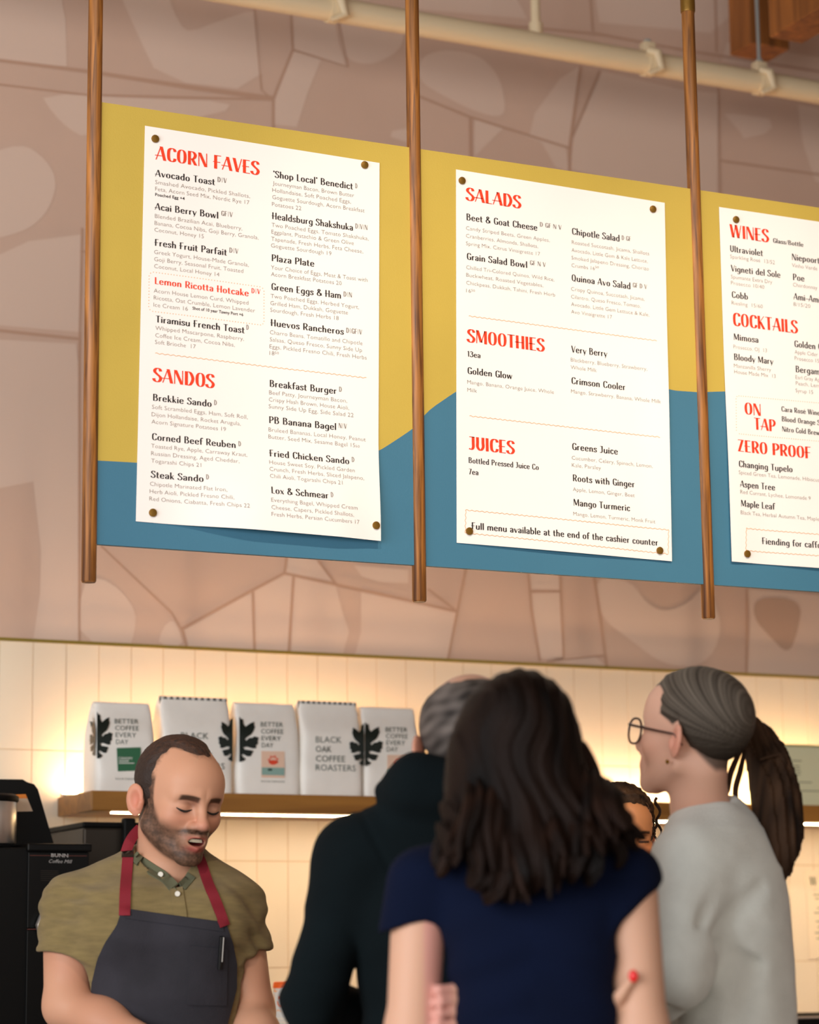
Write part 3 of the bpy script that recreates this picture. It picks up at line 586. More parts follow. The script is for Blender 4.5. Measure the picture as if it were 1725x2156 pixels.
for pi, pts in ((0, ((326, 293), (767, 348), (321, 1080), (785, 1109))), (1, ((972, 381), (1374, 441), (987, 1119), (1387, 1160))), (2, ((1549, 463), (1571, 1167)))):
    for x, y in pts:
        p = at(x, y, PYY); y0 = posters[pi][1](p[0], p[2])[1]
        mb = MB(); n = 20; prof = [(.0085, .0), (.0088, -.003), (.0082, -.0042), (.0055, -.0047), (.0002, -.0049)]; b = 0
        for r, dy in prof:
            for j in range(n): mb.v.append((p[0]+r*math.cos(2*math.pi*j/n), y0+dy, p[2]+r*math.sin(2*math.pi*j/n)))
        for i in range(len(prof)-1):
            for j in range(n): mb.f.append((i*n+j, i*n+(j+1) % n, (i+1)*n+(j+1) % n, (i+1)*n+j)); mb.m.append(0)
        mb.build('brass_pin', MATS['brass'], posters[pi][0], True)
# ------------------------------------------------------------------ shelf, counters
wood('shelf_wood', '#7C4E17', '#A8722C', 22, 0, .4); wood('counter_wood', '#6B4A2C', '#94693F', 16, 0, .45)
M('led', '#FFE2B0', .5, emit=('#FFD8A0', 38.)); M('led_up', '#FFE2B0', .5, emit=('#FFD3A4', 72.)); M('alu', '#B8B2A8', .35, .9); M('quartz', '#E9E2D8', .3, var=(30, .05))
SY0 = 6.36; SZ = Z(193, 1664, SY0); SX0, SX1 = at(193, 1664, SY0)[0], 5.45; ST_ = .054
shelf = empty('wall_shelf', (SX0, WY, SZ-ST_), label='thick floating oak shelf with warm light strips on the tiled wall', cat='shelf')
mb = MB(); mb.cbox(SX0, SX1, SY0, WY-.0012, SZ-ST_, SZ, .003); mb.build('plank', MATS['shelf_wood'], shelf)
mb = MB(); mb.box(SX0+.06, SX1-.05, SY0+.012, SY0+.034, SZ-ST_-.002, SZ-ST_); st = mb.build('light_channel', MATS['alu'], shelf)
mb = MB(); mb.box(SX0+.065, SX1-.06, SY0+.015, SY0+.031, SZ-ST_-.0055, SZ-ST_-.0022); mb.build('light_strip', MATS['led'], st)
mb = MB(); mb.box(SX0-.005, SX1-.05, WY-.066, WY-.040, SZ, SZ+.006); st = mb.build('light_channel', MATS['alu'], shelf)
mb = MB(); mb.box(SX0, SX1-.06, WY-.062, WY-.044, SZ+.0062, SZ+.0085); mb.build('light_strip', MATS['led_up'], st)
M('cab', '#2E2A27', .5)
bc = empty('back_counter', (3.4, 6.33, 0), label='low white topped counter along the tiled wall', cat='counter')
mb = MB(); mb.cbox(1.35, 5.5, 6.0, WY-.002, .88, .92, .004); mb.build('worktop', MATS['quartz'], bc)
for i in range(6):
    x0 = 1.4+i*.68; mb = MB(); mb.cbox(x0, x0+.675, 6.03, WY-.002, 0, .879, .003); cb = mb.build('cabinet_body', MATS['counter_wood'], bc)
    mb = MB(); mb.cbox(x0+.01, x0+.665, 6.01, 6.029, .1, .86, .003); dr = mb.build('cabinet_door', MATS['counter_wood'], bc)
fc = empty('service_counter', (2.6, 4.22, 0), label='wooden service counter with pale top between staff and customers', cat='counter')
mb = MB(); mb.cbox(.9, 4.6, 4.02, 4.42, .91, .95, .004); mb.build('worktop', MATS['quartz'], fc)
mb = MB(); mb.cbox(.95, 4.55, 4.06, 4.4, 0, .909, .004); mb.build('counter_front', MATS['counter_wood'], fc)

# ------------------------------------------------------------------ coffee bags
M('bag_paper', '#FAF5ED', .5, var=(14, .03), bump=(24, .25)); M('print_green', '#1E3B2E', .5); M('print_black', '#14201C', .45); M('sticker_green', '#2F6A48', .5); M('sticker_peach', '#F2CDB4', .5); M('sticker_teal', '#8FB1A8', .5); M('print_white', '#EFEDE6', .5); M('print_red', '#EE4A2C', .5)
LEAF = [(0, 1), (.09, .94), (.2, .93), (.22, .84), (.27, .8), (.34, .77), (.42, .8), (.55, .84), (.78, .88), (.77, .8), (.82, .77), (.72, .66), (.62, .6), (.4, .54), (.3, .5), (.36, .46), (.5, .52), (.7, .53), (.78, .56), (1.0, .53), (.95, .45), (.97, .4), (.86, .36), (.88, .3), (.7, .29), (.4, .33), (.22, .32), (.28, .27), (.5, .26), (.74, .24), (.66, .18), (.6, .12), (.4, .12), (.2, .17), (.12, .15), (.2, .1), (.34, .07), (.28, .03), (.1, 0), (0, 0)]
def coffee_bag(px0, px1, ytop, ybase, Yf, dep, label, ribbon, rot=0.):
    p0, p1 = at(px0, ybase, Yf), at(px1, ybase, Yf); H = Z(.5*(px0+px1), ytop, Yf)-SZ
    w = p1[0]-p0[0]; cx = .5*(p0[0]+p1[0])
    o = empty('coffee_bag', (cx, Yf+dep/2, SZ), label=label, cat='coffee bag', group='coffee bags in a row on the oak shelf')
    def sec(t):      # half width, front y, back y at height fraction t
        hw = w/2*(1 - .05*max(0, t-.93)/.07 + .012*math.sin(t*6))
        pin = sstep(.62, 1, t); return hw, Yf+dep*.26*pin, Yf+dep-dep*.40*pin
    nz, n = 20, 40; mb = MB(); rr = random.Random(int(px0))
    ph = [rr.uniform(0, 6) for _ in range(4)]
    for k in range(nz+1):
        t = k/nz; hw, yf, yb = sec(t); cyy = (yf+yb)/2; hd = (yb-yf)/2
        for j in range(n):
            a = 2*math.pi*j/n; c, s = math.cos(a), math.sin(a)
            sx = math.copysign(abs(c)**.22, c); sy = math.copysign(abs(s)**.3, s)
            gus = 1-.12*sstep(.25, .95, t)*(1-abs(sy))**1.5
            cr = .0016*math.sin(17*t+ph[0]+3*sx)*math.sin(5*sx+ph[1])
            mb.v.append((cx+hw*sx*gus, cyy+hd*sy-(cr if sy < -.5 else 0), SZ+.0005+H*t))
    for k in range(nz):
        for j in range(n): mb.f.append((k*n+j, k*n+(j+1) % n, (k+1)*n+(j+1) % n, (k+1)*n+j)); mb.m.append(0)
    mb.f.append(tuple(range(n-1, -1, -1))); mb.m.append(0); mb.f.append(tuple(nz*n+j for j in range(n))); mb.m.append(0)
    body = mb.build('bag_body', MATS['bag_paper'], o, True)
    # rolled top edge, with a zigzag tape on the bags that show their back
    hw, yf, yb = sec(1); zt = SZ+H
    mb = MB(); mb.tube([(cx-hw*.98, (yf+yb)/2, zt-.002), (cx+hw*.98, (yf+yb)/2, zt-.002)], .009, 10); roll = mb.build('rolled_top', MATS['bag_paper'], o, True)
    if ribbon:
        mb = MB(); y = (yf+yb)/2-.0112; mb.box(cx-hw*1.0, cx+hw*1.0, y, y+.003, zt-.0115, zt+.0095); rb = mb.build('tape', MATS['print_black'], o)
        mb = MB(); m = 11
        for i in range(m):
            xa = cx-hw+2*hw*i/m; xb = xa+2*hw/m*.86; y2 = y-.0006
            mb.poly([(xa, y2, zt-.0098), (xb, y2, zt-.0098), ((xa+xb)/2, y2, zt-.0012)]); mb.poly([(xa, y2, zt+.008), ((xa+xb)/2, y2, zt+.0), (xb, y2, zt+.008)])
        mb.build('tape_zigzag', MATS['print_white'], rb)
        mb = MB(); mb.tube([(cx+hw*.97, y+.003, zt), (cx+hw*1.0, y+.006, zt-.012), (cx+hw*.99, yf+.002, zt-.03)], .004, 6); mb.build('tape_end', MATS['print_black'], o, True)
    def onf(x, y, lift=.0022):
        """point of the front panel seen at pixel x, y"""
        q = at(x, y, Yf); t = (q[2]-SZ)/H; yf = sec(min(1, max(0, t)))[1]; q = at(x, y, yf); return (q[0], yf-lift, q[2])
    return o, onf, sec, cx, w, H
def ptext(o, onf, lines, mat, name, offs=-.006, italic=0.):
    mb = MB()
    for s, x0, y0, x1, h in lines:
        V, Fc, w = fonttext(s, offs); b = len(mb.v); sl = .022
        for u, v in V: mb.v.append(onf(x0+(u+italic*v)*(x1-x0)/w, y0+sl*u*(x1-x0)/w-v*h))
        for f in Fc: mb.f.append(tuple(b+i for i in f)); mb.m.append(0)
    return mb.build(name, MATS[mat], o)
def quadp(o, onf, pts, mat, name, lift=.0022):
    mb = MB(); mb.poly([onf(x, y, lift) for x, y in pts][::-1]); return mb.build(name, MATS[mat], o)
def halfleaf(o, onf, ax, ytop, ybot, hw, side, lift=.0026):
    bm = bmesh.new(); vs = [bm.verts.new((u, v, 0)) for u, v in LEAF]
    for t in tessellate_polygon([[Vector((u, v, 0)) for u, v in LEAF]]): bm.faces.new([vs[k] for k in t])
    for _ in range(4):
        bmesh.ops.subdivide_edges(bm, edges=[e for e in bm.edges if e.calc_length() > .07], cuts=1, use_grid_fill=False); bmesh.ops.triangulate(bm, faces=bm.faces[:])
    for v in bm.verts: v.co = Vector(onf(ax+side*hw*v.co.x, ybot-(ybot-ytop)*v.co.y, lift))
    mb = MB(); mb.addbm(bm)
    mb.build('leaf_emblem', MATS['print_black'], o)
def better(o, onf, x, y, dx, dy, wE=50):
    ptext(o, onf, [('BETTER', x, y, x+wE, 10), ('COFFEE', x+dx, y+dy, x+dx+wE, 10), ('EVERY', x+2*dx, y+2*dy, x+2*dx+wE*.87, 10), ('DAY', x+3*dx, y+3*dy, x+3*dx+wE*.51, 10)], 'print_green', 'slogan_lettering')
def splat(o, onf, x, y, s):
    mb = MB(); b = 0; k = 0
    for a in range(9):
        an = math.radians(-10+a*26); r0, r1 = s*.55, s*(1.0 if a % 2 else .82)
        c, q = math.cos(an), math.sin(an); wx, wy = -q*s*.1, c*s*.1
        mb.poly([onf(x+c*r0-wx, y-q*r0+wy, .0036), onf(x+c*r1-wx, y-q*r1+wy, .0036), onf(x+c*r1+wx, y-q*r1-wy, .0036), onf(x+c*r0+wx, y-q*r0-wy, .0036)][::-1])
    mb.poly([onf(x+s*.95*math.cos(t)*(.8 if math.sin(t) > 0 else 1), y+s*.35+s*.42*math.sin(t), .0036) for t in [i*math.pi/8 for i in range(16)]][::-1])
    return mb.build('red_emblem', MATS['print_red'], o)
def sticker(o, onf, x0, y0, x1, y1):
    st = quadp(o, onf, [(x0, y0), (x1, y0+1), (x1, y1+1), (x0, y1)], 'sticker_peach', 'sticker')
    d = y1-y0; q = quadp(st, onf, [(x0+.5, y0+d*.62), (x1-.5, y0+d*.62+1), (x1-.5, y0+d*.91+1), (x0+.5, y0+d*.91)], 'sticker_teal', 'sticker_band', .003)
    quadp(st, onf, [(x0+d*.24, y0+d*.67), (x0+d*.4, y0+d*.67), (x0+d*.4, y0+d*.75), (x0+d*.24, y0+d*.75)], 'print_green', 'band_mark', .0036)
    splat(st, onf, .5*(x0+x1), y0+d*.36, d*.21)
def smallprint(o, onf, x0, x1, y):
    ptext(o, onf, [('BLACK OAK COFFEE ROASTERS', x0, y, x1, 3.4)], 'print_green', 'small_print', -.005)
g4 = lambda x, y: (130+x/4.423, 1440+y/4.423)
g5 = lambda x, y: (460+x/3.75, 1440+y/3.75)
# bag 1
o, onf, sec, cx, w, H = coffee_bag(203, 329, 1480, 1667, 6.41, .135, 'white coffee bag with green square label beside the end of the shelf', False)
better(o, onf, 241, 1523, 1, 14.5)
st = quadp(o, onf, [g4(510, 597), g4(733, 590), g4(738, 808), g4(520, 815)], 'sticker_green', 'sticker')
ptext(st, lambda x, y: onf(x, y, .003), [('CANOPY', *g4(525, 706), g4(658, 0)[0], 6)], 'print_white', 'label_lettering', .01)
for za_, xe_ in ((716, 622), (735, 672)): quadp(st, onf, [g4(528, za_), g4(xe_, za_), g4(xe_, za_+7), g4(528, za_+7)], 'print_white', 'fine_print', .003)
smallprint(o, onf, 243, 288, g4(0, 890)[1]); halfleaf(o, onf, 203.5, 1498, 1597, 33, 1)
def onside(x, y, lift=.003):
    q = at(203, y, 6.41); t = min(1, max(0, (q[2]-SZ)/H)); hw, yf, yb = sec(t); yy = yf+.010+(203-x)*.0026
    e = abs((yy-(yf+yb)/2)/((yb-yf)/2)); gus = 1-.12*sstep(.25, .95, t)*(1-min(1, e))**1.5
    return (cx-hw*gus-lift, yy, q[2])
halfleaf(o, onside, 203, 1502, 1590, 24, -1, .003)
# bags 2 to 5
o, onf, sec, cx, w, H = coffee_bag(341, 493, 1472, 1670, 6.43, .12, 'white coffee bag with zigzag tape right behind the bearded barista', True)
y0 = g4(0, 508)[1]; x0 = g4(1108, 0)[0]
ptext(o, onf, [('BLACK', x0, y0, x0+58, 13), ('OAK', x0, y0+21, x0+35, 13), ('COFFEE', x0, y0+42, x0+66, 13), ('ROASTERS', x0, y0+63, x0+92, 13)], 'print_green', 'brand_lettering'); halfleaf(o, onf, 490, 1508, 1603, 31, -1)
o, onf, sec, cx, w, H = coffee_bag(501, 635, 1482, 1671, 6.43, .12, 'white coffee bag with half leaf and peach label between two taped bags', False)
better(o, onf, *g5(332, 337), .8, 14.6, 47); sticker(o, onf, *g5(337, 530), *g5(520, 738)); smallprint(o, onf, g5(335, 0)[0], g5(522, 0)[0], g5(0, 775)[1]); halfleaf(o, onf, 503, 1508, 1604, 41, 1)
o, onf, sec, cx, w, H = coffee_bag(637, 767, 1481, 1672, 6.425, .12, 'white coffee bag with zigzag tape and four lines of large green lettering', True)
x0, y0 = g5(767, 462); ptext(o, onf, [('BLACK', x0, y0, x0+54, 13), ('OAK', x0, y0+20, x0+33, 13), ('COFFEE', x0, y0+40, x0+62, 13), ('ROASTERS', x0, y0+59, x0+84, 13)], 'print_green', 'brand_lettering'); halfleaf(o, onf, 766, 1521, 1612, 31, -1)
o, onf, sec, cx, w, H = coffee_bag(769, 889, 1491, 1674, 6.43, .12, 'white coffee bag with peach label next to the hooded man', False)
better(o, onf, *g5(1318, 378), .8, 13.8, 46); sticker(o, onf, *g5(1332, 560), *g5(1508, 745)); halfleaf(o, onf, 768, 1519, 1612, 38, 1); smallprint(o, onf, 818, 862, 1646)

# ------------------------------------------------------------------ things on the wall and back counter
M('frame_green', '#9FA56A', .5); M('cert_paper', '#D8D9B6', .6); M('print_grey', '#84866C', .7); M('notice_paper', '#F3E3CB', .7); M('black_plastic', '#050505', .5, bump=(200, .05), spec=.2); M('black_panel', '#060606', .4, spec=.25); M('dark_steel', '#3A332C', .35, .6); M('chrome', '#DAD7D2', .28, .9); M('red_line', '#5A2A22', .5); M('print_silver', '#B9B4AE', .5)
CYY = 6.56
ce = empty('framed_certificate', (at(1690, 1690, CYY)[0], CYY, SZ), label='pale framed certificate standing on the oak shelf behind the ponytail', cat='certificate')
xa, xb = at(1584, 1620, CYY)[0], at(1584, 1620, CYY)[0]+.34; zt = Z(1640, 1566, CYY); t = .006
for bx in ((xa, xb, zt-t, zt), (xa, xb, SZ+.0005, SZ+.0005+t), (xa, xa+t, SZ+t, zt-t), (xb-t, xb, SZ+t, zt-t)):
    mb = MB(); mb.cbox(bx[0], bx[1], CYY, CYY+.014, bx[2], bx[3], .001); mb.build('frame_bar', MATS['frame_green'], ce)
mb = MB(); mb.box(xa+t, xb-t, CYY+.005, CYY+.009, SZ+t, zt-t); mb.build('certificate_sheet', MATS['cert_paper'], ce)
mb = MB()
for (fx, fw, zy) in ((.42, .3, 1601), (.5, .1, 1612), (.5, .1, 1618), (.5, .12, 1624), (.5, .1, 1630), (.34, .25, 1642), (.6, .16, 1646), (.5, .8, 1664)):
    zz = Z(1660, zy, CYY); mb.box(xa+(xb-xa)*(fx-fw/2), xa+(xb-xa)*(fx+fw/2), CYY+.0044, CYY+.0049, zz-.0016, zz+.0016)
mb.build('printed_lines', MATS['print_grey'], ce)
NY = WY-.0022
no = empty('paper_notice', (at(1730, 1930, NY)[0], NY, Z(1720, 2018, NY)), label='cream paper notice taped to the wall tiles under the shelf', cat='notice')
xa = at(1697, 1900, NY)[0]
mb = MB(); mb.box(xa, xa+.2, NY-.001, NY, Z(1700, 1872, NY), Z(1700, 1832, NY)); mb.build('heading_sheet', MATS['notice_paper'], no)
mb = MB(); mb.box(xa+.004, xa+.2, NY-.001, NY, Z(1700, 2018, NY), Z(1700, 1876, NY)); mb.build('text_sheet', MATS['notice_paper'], no)
def flatline(V, Fc, w, x0, z0, wid, h, y, mb):
    b = len(mb.v)
    for u, v in V: mb.v.append((x0+u*wid/w, y, z0+v*h))
    for f in Fc: mb.f.append(tuple(b+i for i in f)); mb.m.append(0)
mb = MB(); flatline(*nibtext('W'), xa+.018, Z(1710, 1864, NY), .028, .028, NY-.0016, mb); mb.build('notice_lettering', MATS['print_grey'], no)
mb = MB()
for i, zy in enumerate((1884, 1892, 1912, 1922, 1940, 1952, 1964, 1976)):
    zz = Z(1715, zy, NY); mb.box(xa+.03+.006*(i % 3), xa+.15, NY-.0016, NY-.0011, zz-.0018, zz+.0018)
mb.build('printed_lines', MATS['print_grey'], no)
# coffee mill
GY = 5.98
X = lambda x, y, Y: at(x, y, Y)[0]
gz = Z(120, 1776, GY); gx0, gx1 = X(-40, 1790, GY), X(193, 1790, GY); gxm = X(57, 1790, GY)
gr = empty('coffee_grinder', ((gx0+gx1)/2, GY+.2, .92), label='tall black coffee grinder with silver lettering on the back counter', cat='coffee grinder')
mb = MB(); mb.cbox(gx0, gx1-.004, GY+.01, GY+.42, .9205, gz-.01, .006); mb.build('housing', MATS['black_plastic'], gr)
mb = MB(); mb.cbox(gxm, gx1, GY-.004, GY+.3, gz-.02, gz, .004); mb.build('top_lip', MATS['black_panel'], gr)
mb = MB(); mb.cbox(gxm+.004, gx1-.006, GY+.002, GY+.012, gz-.21, gz-.022, .002); fp = mb.build('front_panel', MATS['black_panel'], gr)
mb = MB(); mb.cbox(gxm+.004, gx1-.006, GY+.002, GY+.012, .93, gz-.215, .002); mb.build('lower_panel', MATS['black_panel'], gr)
mb = MB(); mb.box(gxm+.008, gx1-.012, GY+.0012, GY+.002, gz-.031, gz-.0295); mb.box(gxm+.004, gx1-.006, GY+.0012, GY+.002, gz-.2135, gz-.2115); mb.build('red_line', MATS['red_line'], fp)
k5 = lambda x, y: (x/3.878, 1600+y/3.878)
def onfp(x, y, lift=0): q = at(x, y, GY+.0012); return (q[0], q[1], q[2])
ptext(fp, onfp, [('BUNN', *k5(418, 791), k5(557, 0)[0], 7)], 'print_silver', 'brand_lettering', .03)
ptext(fp, onfp, [('Coffee Mill', *k5(395, 840), k5(580, 0)[0], 7.5)], 'print_silver', 'script_lettering', -.008, .35)
mb = MB()
for yy_, xe_ in ((902, 475), (918, 478), (933, 478), (949, 475), (965, 470), (981, 450)):     # unreadable fine print as hairlines
    mb.poly([onfp(*k5(332, yy_+4)), onfp(*k5(xe_, yy_+7)), onfp(*k5(xe_, yy_+3)), onfp(*k5(332, yy_))])
mb.build('fine_print', MATS['dark_steel'], fp)
kp = at(84, 1948, GY-.02)
mb = MB(); mb.tube([(kp[0]+.004, GY+.01, kp[2]), (kp[0]+.004, GY-.012, kp[2])], .006, 12); mb.tube([(kp[0]+.004, GY-.014, kp[2]-.024), (kp[0]-.002, GY-.018, kp[2]), (kp[0]+.006, GY-.014, kp[2]+.024)], [.006, .009, .006], 12); mb.build('lever', MATS['chrome'], gr, True)
HY = 6.12
mb = MB(); pr = [(X(-40, 1640, HY), Z(0, 1641, HY)), (X(48, 1641, HY), Z(48, 1641, HY)), (X(58, 1647, HY), Z(58, 1647, HY)), (X(72, 1651, HY), Z(72, 1651, HY)), (X(80, 1662, HY), Z(80, 1662, HY)), (X(118, 1776, HY), gz-.012), (X(-40, 1776, HY), gz-.012)]
mb.poly([(x, HY, z) for x, z in pr][::-1]); mb.poly([(x, HY+.24, z) for x, z in pr])
for i in range(len(pr)):
    (x0, z0), (x1, z1) = pr[i], pr[(i+1) % len(pr)]; mb.poly([(x0, HY, z0), (x1, HY, z1), (x1, HY+.24, z1), (x0, HY+.24, z0)])
hp = mb.build('bean_hopper', MATS['black_plastic'], gr)
M('sticker_orange', '#E0802A', .5); M('sticker_cream', '#CDB39A', .5)
sq = lambda pts, y: [(X(a, b, y), y, Z(a, b, y)) for a, b in pts]
mb = MB(); mb.poly(sq([(28, 1673), (54, 1672), (69, 1708), (28, 1709)][::-1], HY-.001)); s1 = mb.build('sticker', MATS['sticker_cream'], hp)
mb = MB(); mb.poly(sq([(28, 1673), (54, 1672), (58, 1681), (28, 1681)][::-1], HY-.0016)); mb.build('sticker_band', MATS['sticker_orange'], s1) if False else tag(mb.build('sticker_stripe', MATS['sticker_orange'], hp), 'orange stripe of the sticker')
cy_ = GY+.05; cx0 = X(-22, 1720, cy_); cr = X(40, 1720, cy_)-cx0; zb = gz; ztp = Z(10, 1682, cy_)
can = empty('steel_canister', (cx0, cy_+cr*.4, zb), label='brushed steel canister with black lid standing on the grinder', cat='canister')
mb = MB(); mb.lathe([(cr*.97, zb+.0005), (cr, zb+.004), (cr, ztp-.004), (cr*.98, ztp)], 40, c=(cx0, cy_+cr*.4)); mb.build('canister_body', MATS['chrome'], can, True)
mb = MB(); mb.lathe([(cr*1.02, ztp-.008), (cr*1.06, ztp-.004), (cr*1.06, ztp+.006), (cr*.95, ztp+.012), (cr*.3, ztp+.014)], 40, c=(cx0, cy_+cr*.4)); mb.build('canister_lid', MATS['black_plastic'], can, True)
# brewer under the shelf
QY = 6.2
br = empty('coffee_brewer', (X(235, 1760, QY), QY+.16, .92), label='dark brown coffee brewer with grey lid under the shelf', cat='coffee brewer')
bx0, bx1 = X(176, 1760, QY), X(300, 1760, QY); bz = Z(200, 1742, QY)
mb = MB(); mb.cbox(bx0, bx1, QY, QY+.32, .9205, bz, .006); mb.build('brewer_body', MATS['dark_steel'], br)
mb = MB(); mb.cbox(bx0-.004, bx1+.002, QY-.006, QY+.326, bz, bz+.014, .004); mb.build('brewer_lid', MATS['black_plastic'], br)
mb = MB(); mb.cbox(X(258, 1740, QY-.02), X(284, 1740, QY-.02), QY-.03, QY-.007, bz-.12, bz+.024, .006); mb.build('brewer_handle', MATS['black_plastic'], br)
# paper cups, nested upside down
M('cup_white', '#DED9D2', .6); M('cup_orange', '#F0631A', .5); M('cup_amber', '#F59A1E', .5); M('cup_rim', '#F1E6D6', .5); M('cup_teal', '#4F6B64', .5)
UY = 6.22; ucx = X(600, 2100, UY); utop = Z(598, 2067, UY); ncup = 16; CH = .1
base = .9205; step = (utop-CH-base)/(ncup-1)
me0 = {}
def cup_meshes():
    n = 28; r0, r1 = .042, .031
    mb = MB(); mb.lathe([(r0, .006), (r0-.002, .02), (r1+.0015, CH-.016)], n); mb.f = mb.f[:-2]; mb.m = mb.m[:-2]; a = mb.build('cup_wall', MATS['cup_white'])
    mb = MB(); mb.lathe([(r1+.0017, CH-.017), (r1, CH-.003), (r1-.003, CH), (r1-.006, CH-.002)], n); b = mb.build('cup_base_band', MATS['cup_orange'])
    mb = MB(); mb.lathe([(r0, 0), (r0+.003, .0015), (r0+.003, .0045), (r0, .006)], n); c = mb.build('cup_rim', MATS['cup_rim'])
    mb = MB()     # printed emblem and amber patches on the wall facing the room
    def onc(a, z, l=.0009): r = r0-.002+(r1+.0015-r0+.002)*(z-.02)/(CH-.036)+l; return (r*math.cos(a), r*math.sin(a), z)
    a0 = math.radians(-128)
    for i in range(11):
        t = math.pi*(.95+i*.115); c0, s0 = math.cos(t), math.sin(t)
        for q0, q1, wd in ((.55, .95, .1),):
            mb.poly([onc(a0+.34*(c0*q0-s0*wd), .046+.0125*(s0*q0+c0*wd)), onc(a0+.34*(c0*q1-s0*wd), .046+.0125*(s0*q1+c0*wd)), onc(a0+.34*(c0*q1+s0*wd), .046+.0125*(s0*q1-c0*wd)), onc(a0+.34*(c0*q0+s0*wd), .046+.0125*(s0*q0-c0*wd))])
    mb.poly([onc(a0-.12+.1*math.cos(t), .058+.005*math.sin(t)) for t in [i*.785 for i in range(8)]]); mb.poly([onc(a0+.18+.2*math.cos(t), .054+.004*math.sin(t)) for t in [i*.785 for i in range(8)]])
    d = mb.build('cup_emblem', MATS['cup_orange'])
    mb = MB(); mb.poly([onc(a0-.75, CH-.018), onc(a0-.75, CH-.026), onc(a0-.5, CH-.027), onc(a0-.35, CH-.022), onc(a0-.1, CH-.017)]); mb.poly([onc(a0-.72, .07), onc(a0-.85, .05), onc(a0-.72, .03), onc(a0-.62, .05)]); mb.poly([onc(a0-.5, .022), onc(a0+.1, .022), onc(a0-.2, .027)])
    e = mb.build('cup_patch', MATS['cup_amber'])
    for ob in (a, b, c):
        ob.data.polygons.foreach_set('use_smooth', [True]*len(ob.data.polygons)); ob.data.set_sharp_from_angle(angle=.7)
    out = [(ob.name.split('.')[0], ob.data) for ob in (a, b, c, d, e)]
    for ob in (a, b, c, d, e): bpy.data.objects.remove(ob)
    return out
cms = cup_meshes()
for i in range(ncup):
    top = i == ncup-1
    c = empty('paper_cup', (ucx, UY, base+i*step), label='white paper cup with orange emblem on top of the upside-down stack' if top else 'paper cup rim nested below others in the upside-down stack', cat='paper cup', group=None if top else 'paper cups nested in the stack')
    for nm, me in cms:
        if top or nm in ('cup_wall', 'cup_rim', 'cup_base_band'): linkmesh(nm, me, c)
# low black machine by the notice
EY = 6.04
ex0 = X(1655, 2140, EY); ez = Z(1700, 2141, EY)
em = empty('undercounter_machine', (ex0+.2, EY+.2, .92), label='low black counter machine with bright steel rim beneath the paper notice', cat='machine')
mb = MB(); mb.cbox(ex0, ex0+.42, EY, EY+.36, .9205, ez-.006, .004); mb.build('machine_body', MATS['black_plastic'], em)
mb = MB(); mb.cbox(ex0-.003, ex0+.423, EY-.003, EY+.363, ez-.006, ez+.002, .002); mb.build('steel_rim', MATS['chrome'], em)
mb = MB(); mb.cbox(X(1688, 2134, EY), ex0+.3, EY+.02, EY+.2, ez+.002, ez+.008, .002); mb.build('drip_mat', MATS['black_plastic'], em)
# ------------------------------------------------------------------ implicit-surface modelling for the figures
f4 = np.float32
def sph(P, c, r): return np.sqrt(((P-np.asarray(c, f4))**2).sum(1))-f4(r)
def ell(P, c, r, R=None):
    q = P-np.asarray(c, f4)
    if R is not None: q = q@np.asarray(R, f4)
    r = np.asarray(r, f4); k0 = np.sqrt(((q/r)**2).sum(1)); k1 = np.sqrt(((q/(r*r))**2).sum(1))+f4(1e-6)
    return k0*(k0-1)/k1
def cap(P, a, b, ra, rb=None):
    rb = ra if rb is None else rb; a = np.asarray(a, f4); b = np.asarray(b, f4); ab = b-a
    t = np.clip((P-a)@ab/max(float(ab@ab), 1e-9), 0, 1)
    return np.sqrt((((P-a)-t[:, None]*ab)**2).sum(1))-(f4(ra)+t*f4(rb-ra))
def chain(P, pts, rad, k=.015):
    d = cap(P, pts[0], pts[1], rad[0], rad[1])
    for i in range(1, len(pts)-1): d = smin(d, cap(P, pts[i], pts[i+1], rad[i], rad[i+1]), k)
    return d
def smin(a, b, k): h = np.maximum(k-np.abs(a-b), 0)/k; return np.minimum(a, b)-h*h*k*f4(.25)
def smax(a, b, k): return -smin(-a, -b, k)
def plane(P, p, n): n = np.asarray(n, f4); n = n/np.linalg.norm(n); return (P-np.asarray(p, f4))@n
def loft(P, lev, ex=2.4):
    """stack of superellipse sections, lev rows = z, cx, cy, half width, half depth"""
    L = np.asarray(lev, float); z = P[:, 2]; v = [np.interp(z, L[:, 0], L[:, i]).astype(f4) for i in (1, 2, 3, 4)]
    q = ((np.abs(P[:, 0]-v[0])/v[2])**ex+(np.abs(P[:, 1]-v[1])/v[3])**ex)**(1/ex)
    d = (q-1)*np.minimum(v[2], v[3])
    return smax(d, np.maximum(L[0, 0]-z, z-L[-1, 0]), .03)
def ss(a, b, x): t = np.clip((x-a)/(b-a), 0, 1); return t*t*(3-2*t)
def waves(P, k, seed=0, n=4):
    """smooth pseudo-random field about -1..1"""
    r = np.random.RandomState(seed); s = 0
    for i in range(n):
        v = r.normal(size=3); v = v/np.linalg.norm(v)*k*r.uniform(.7, 1.5); s = s+np.sin(P@v.astype(f4)+r.uniform(0, 6)+1.3*np.sin(P@(v[[1, 2, 0]]*.6).astype(f4)))
    return s/n*1.4
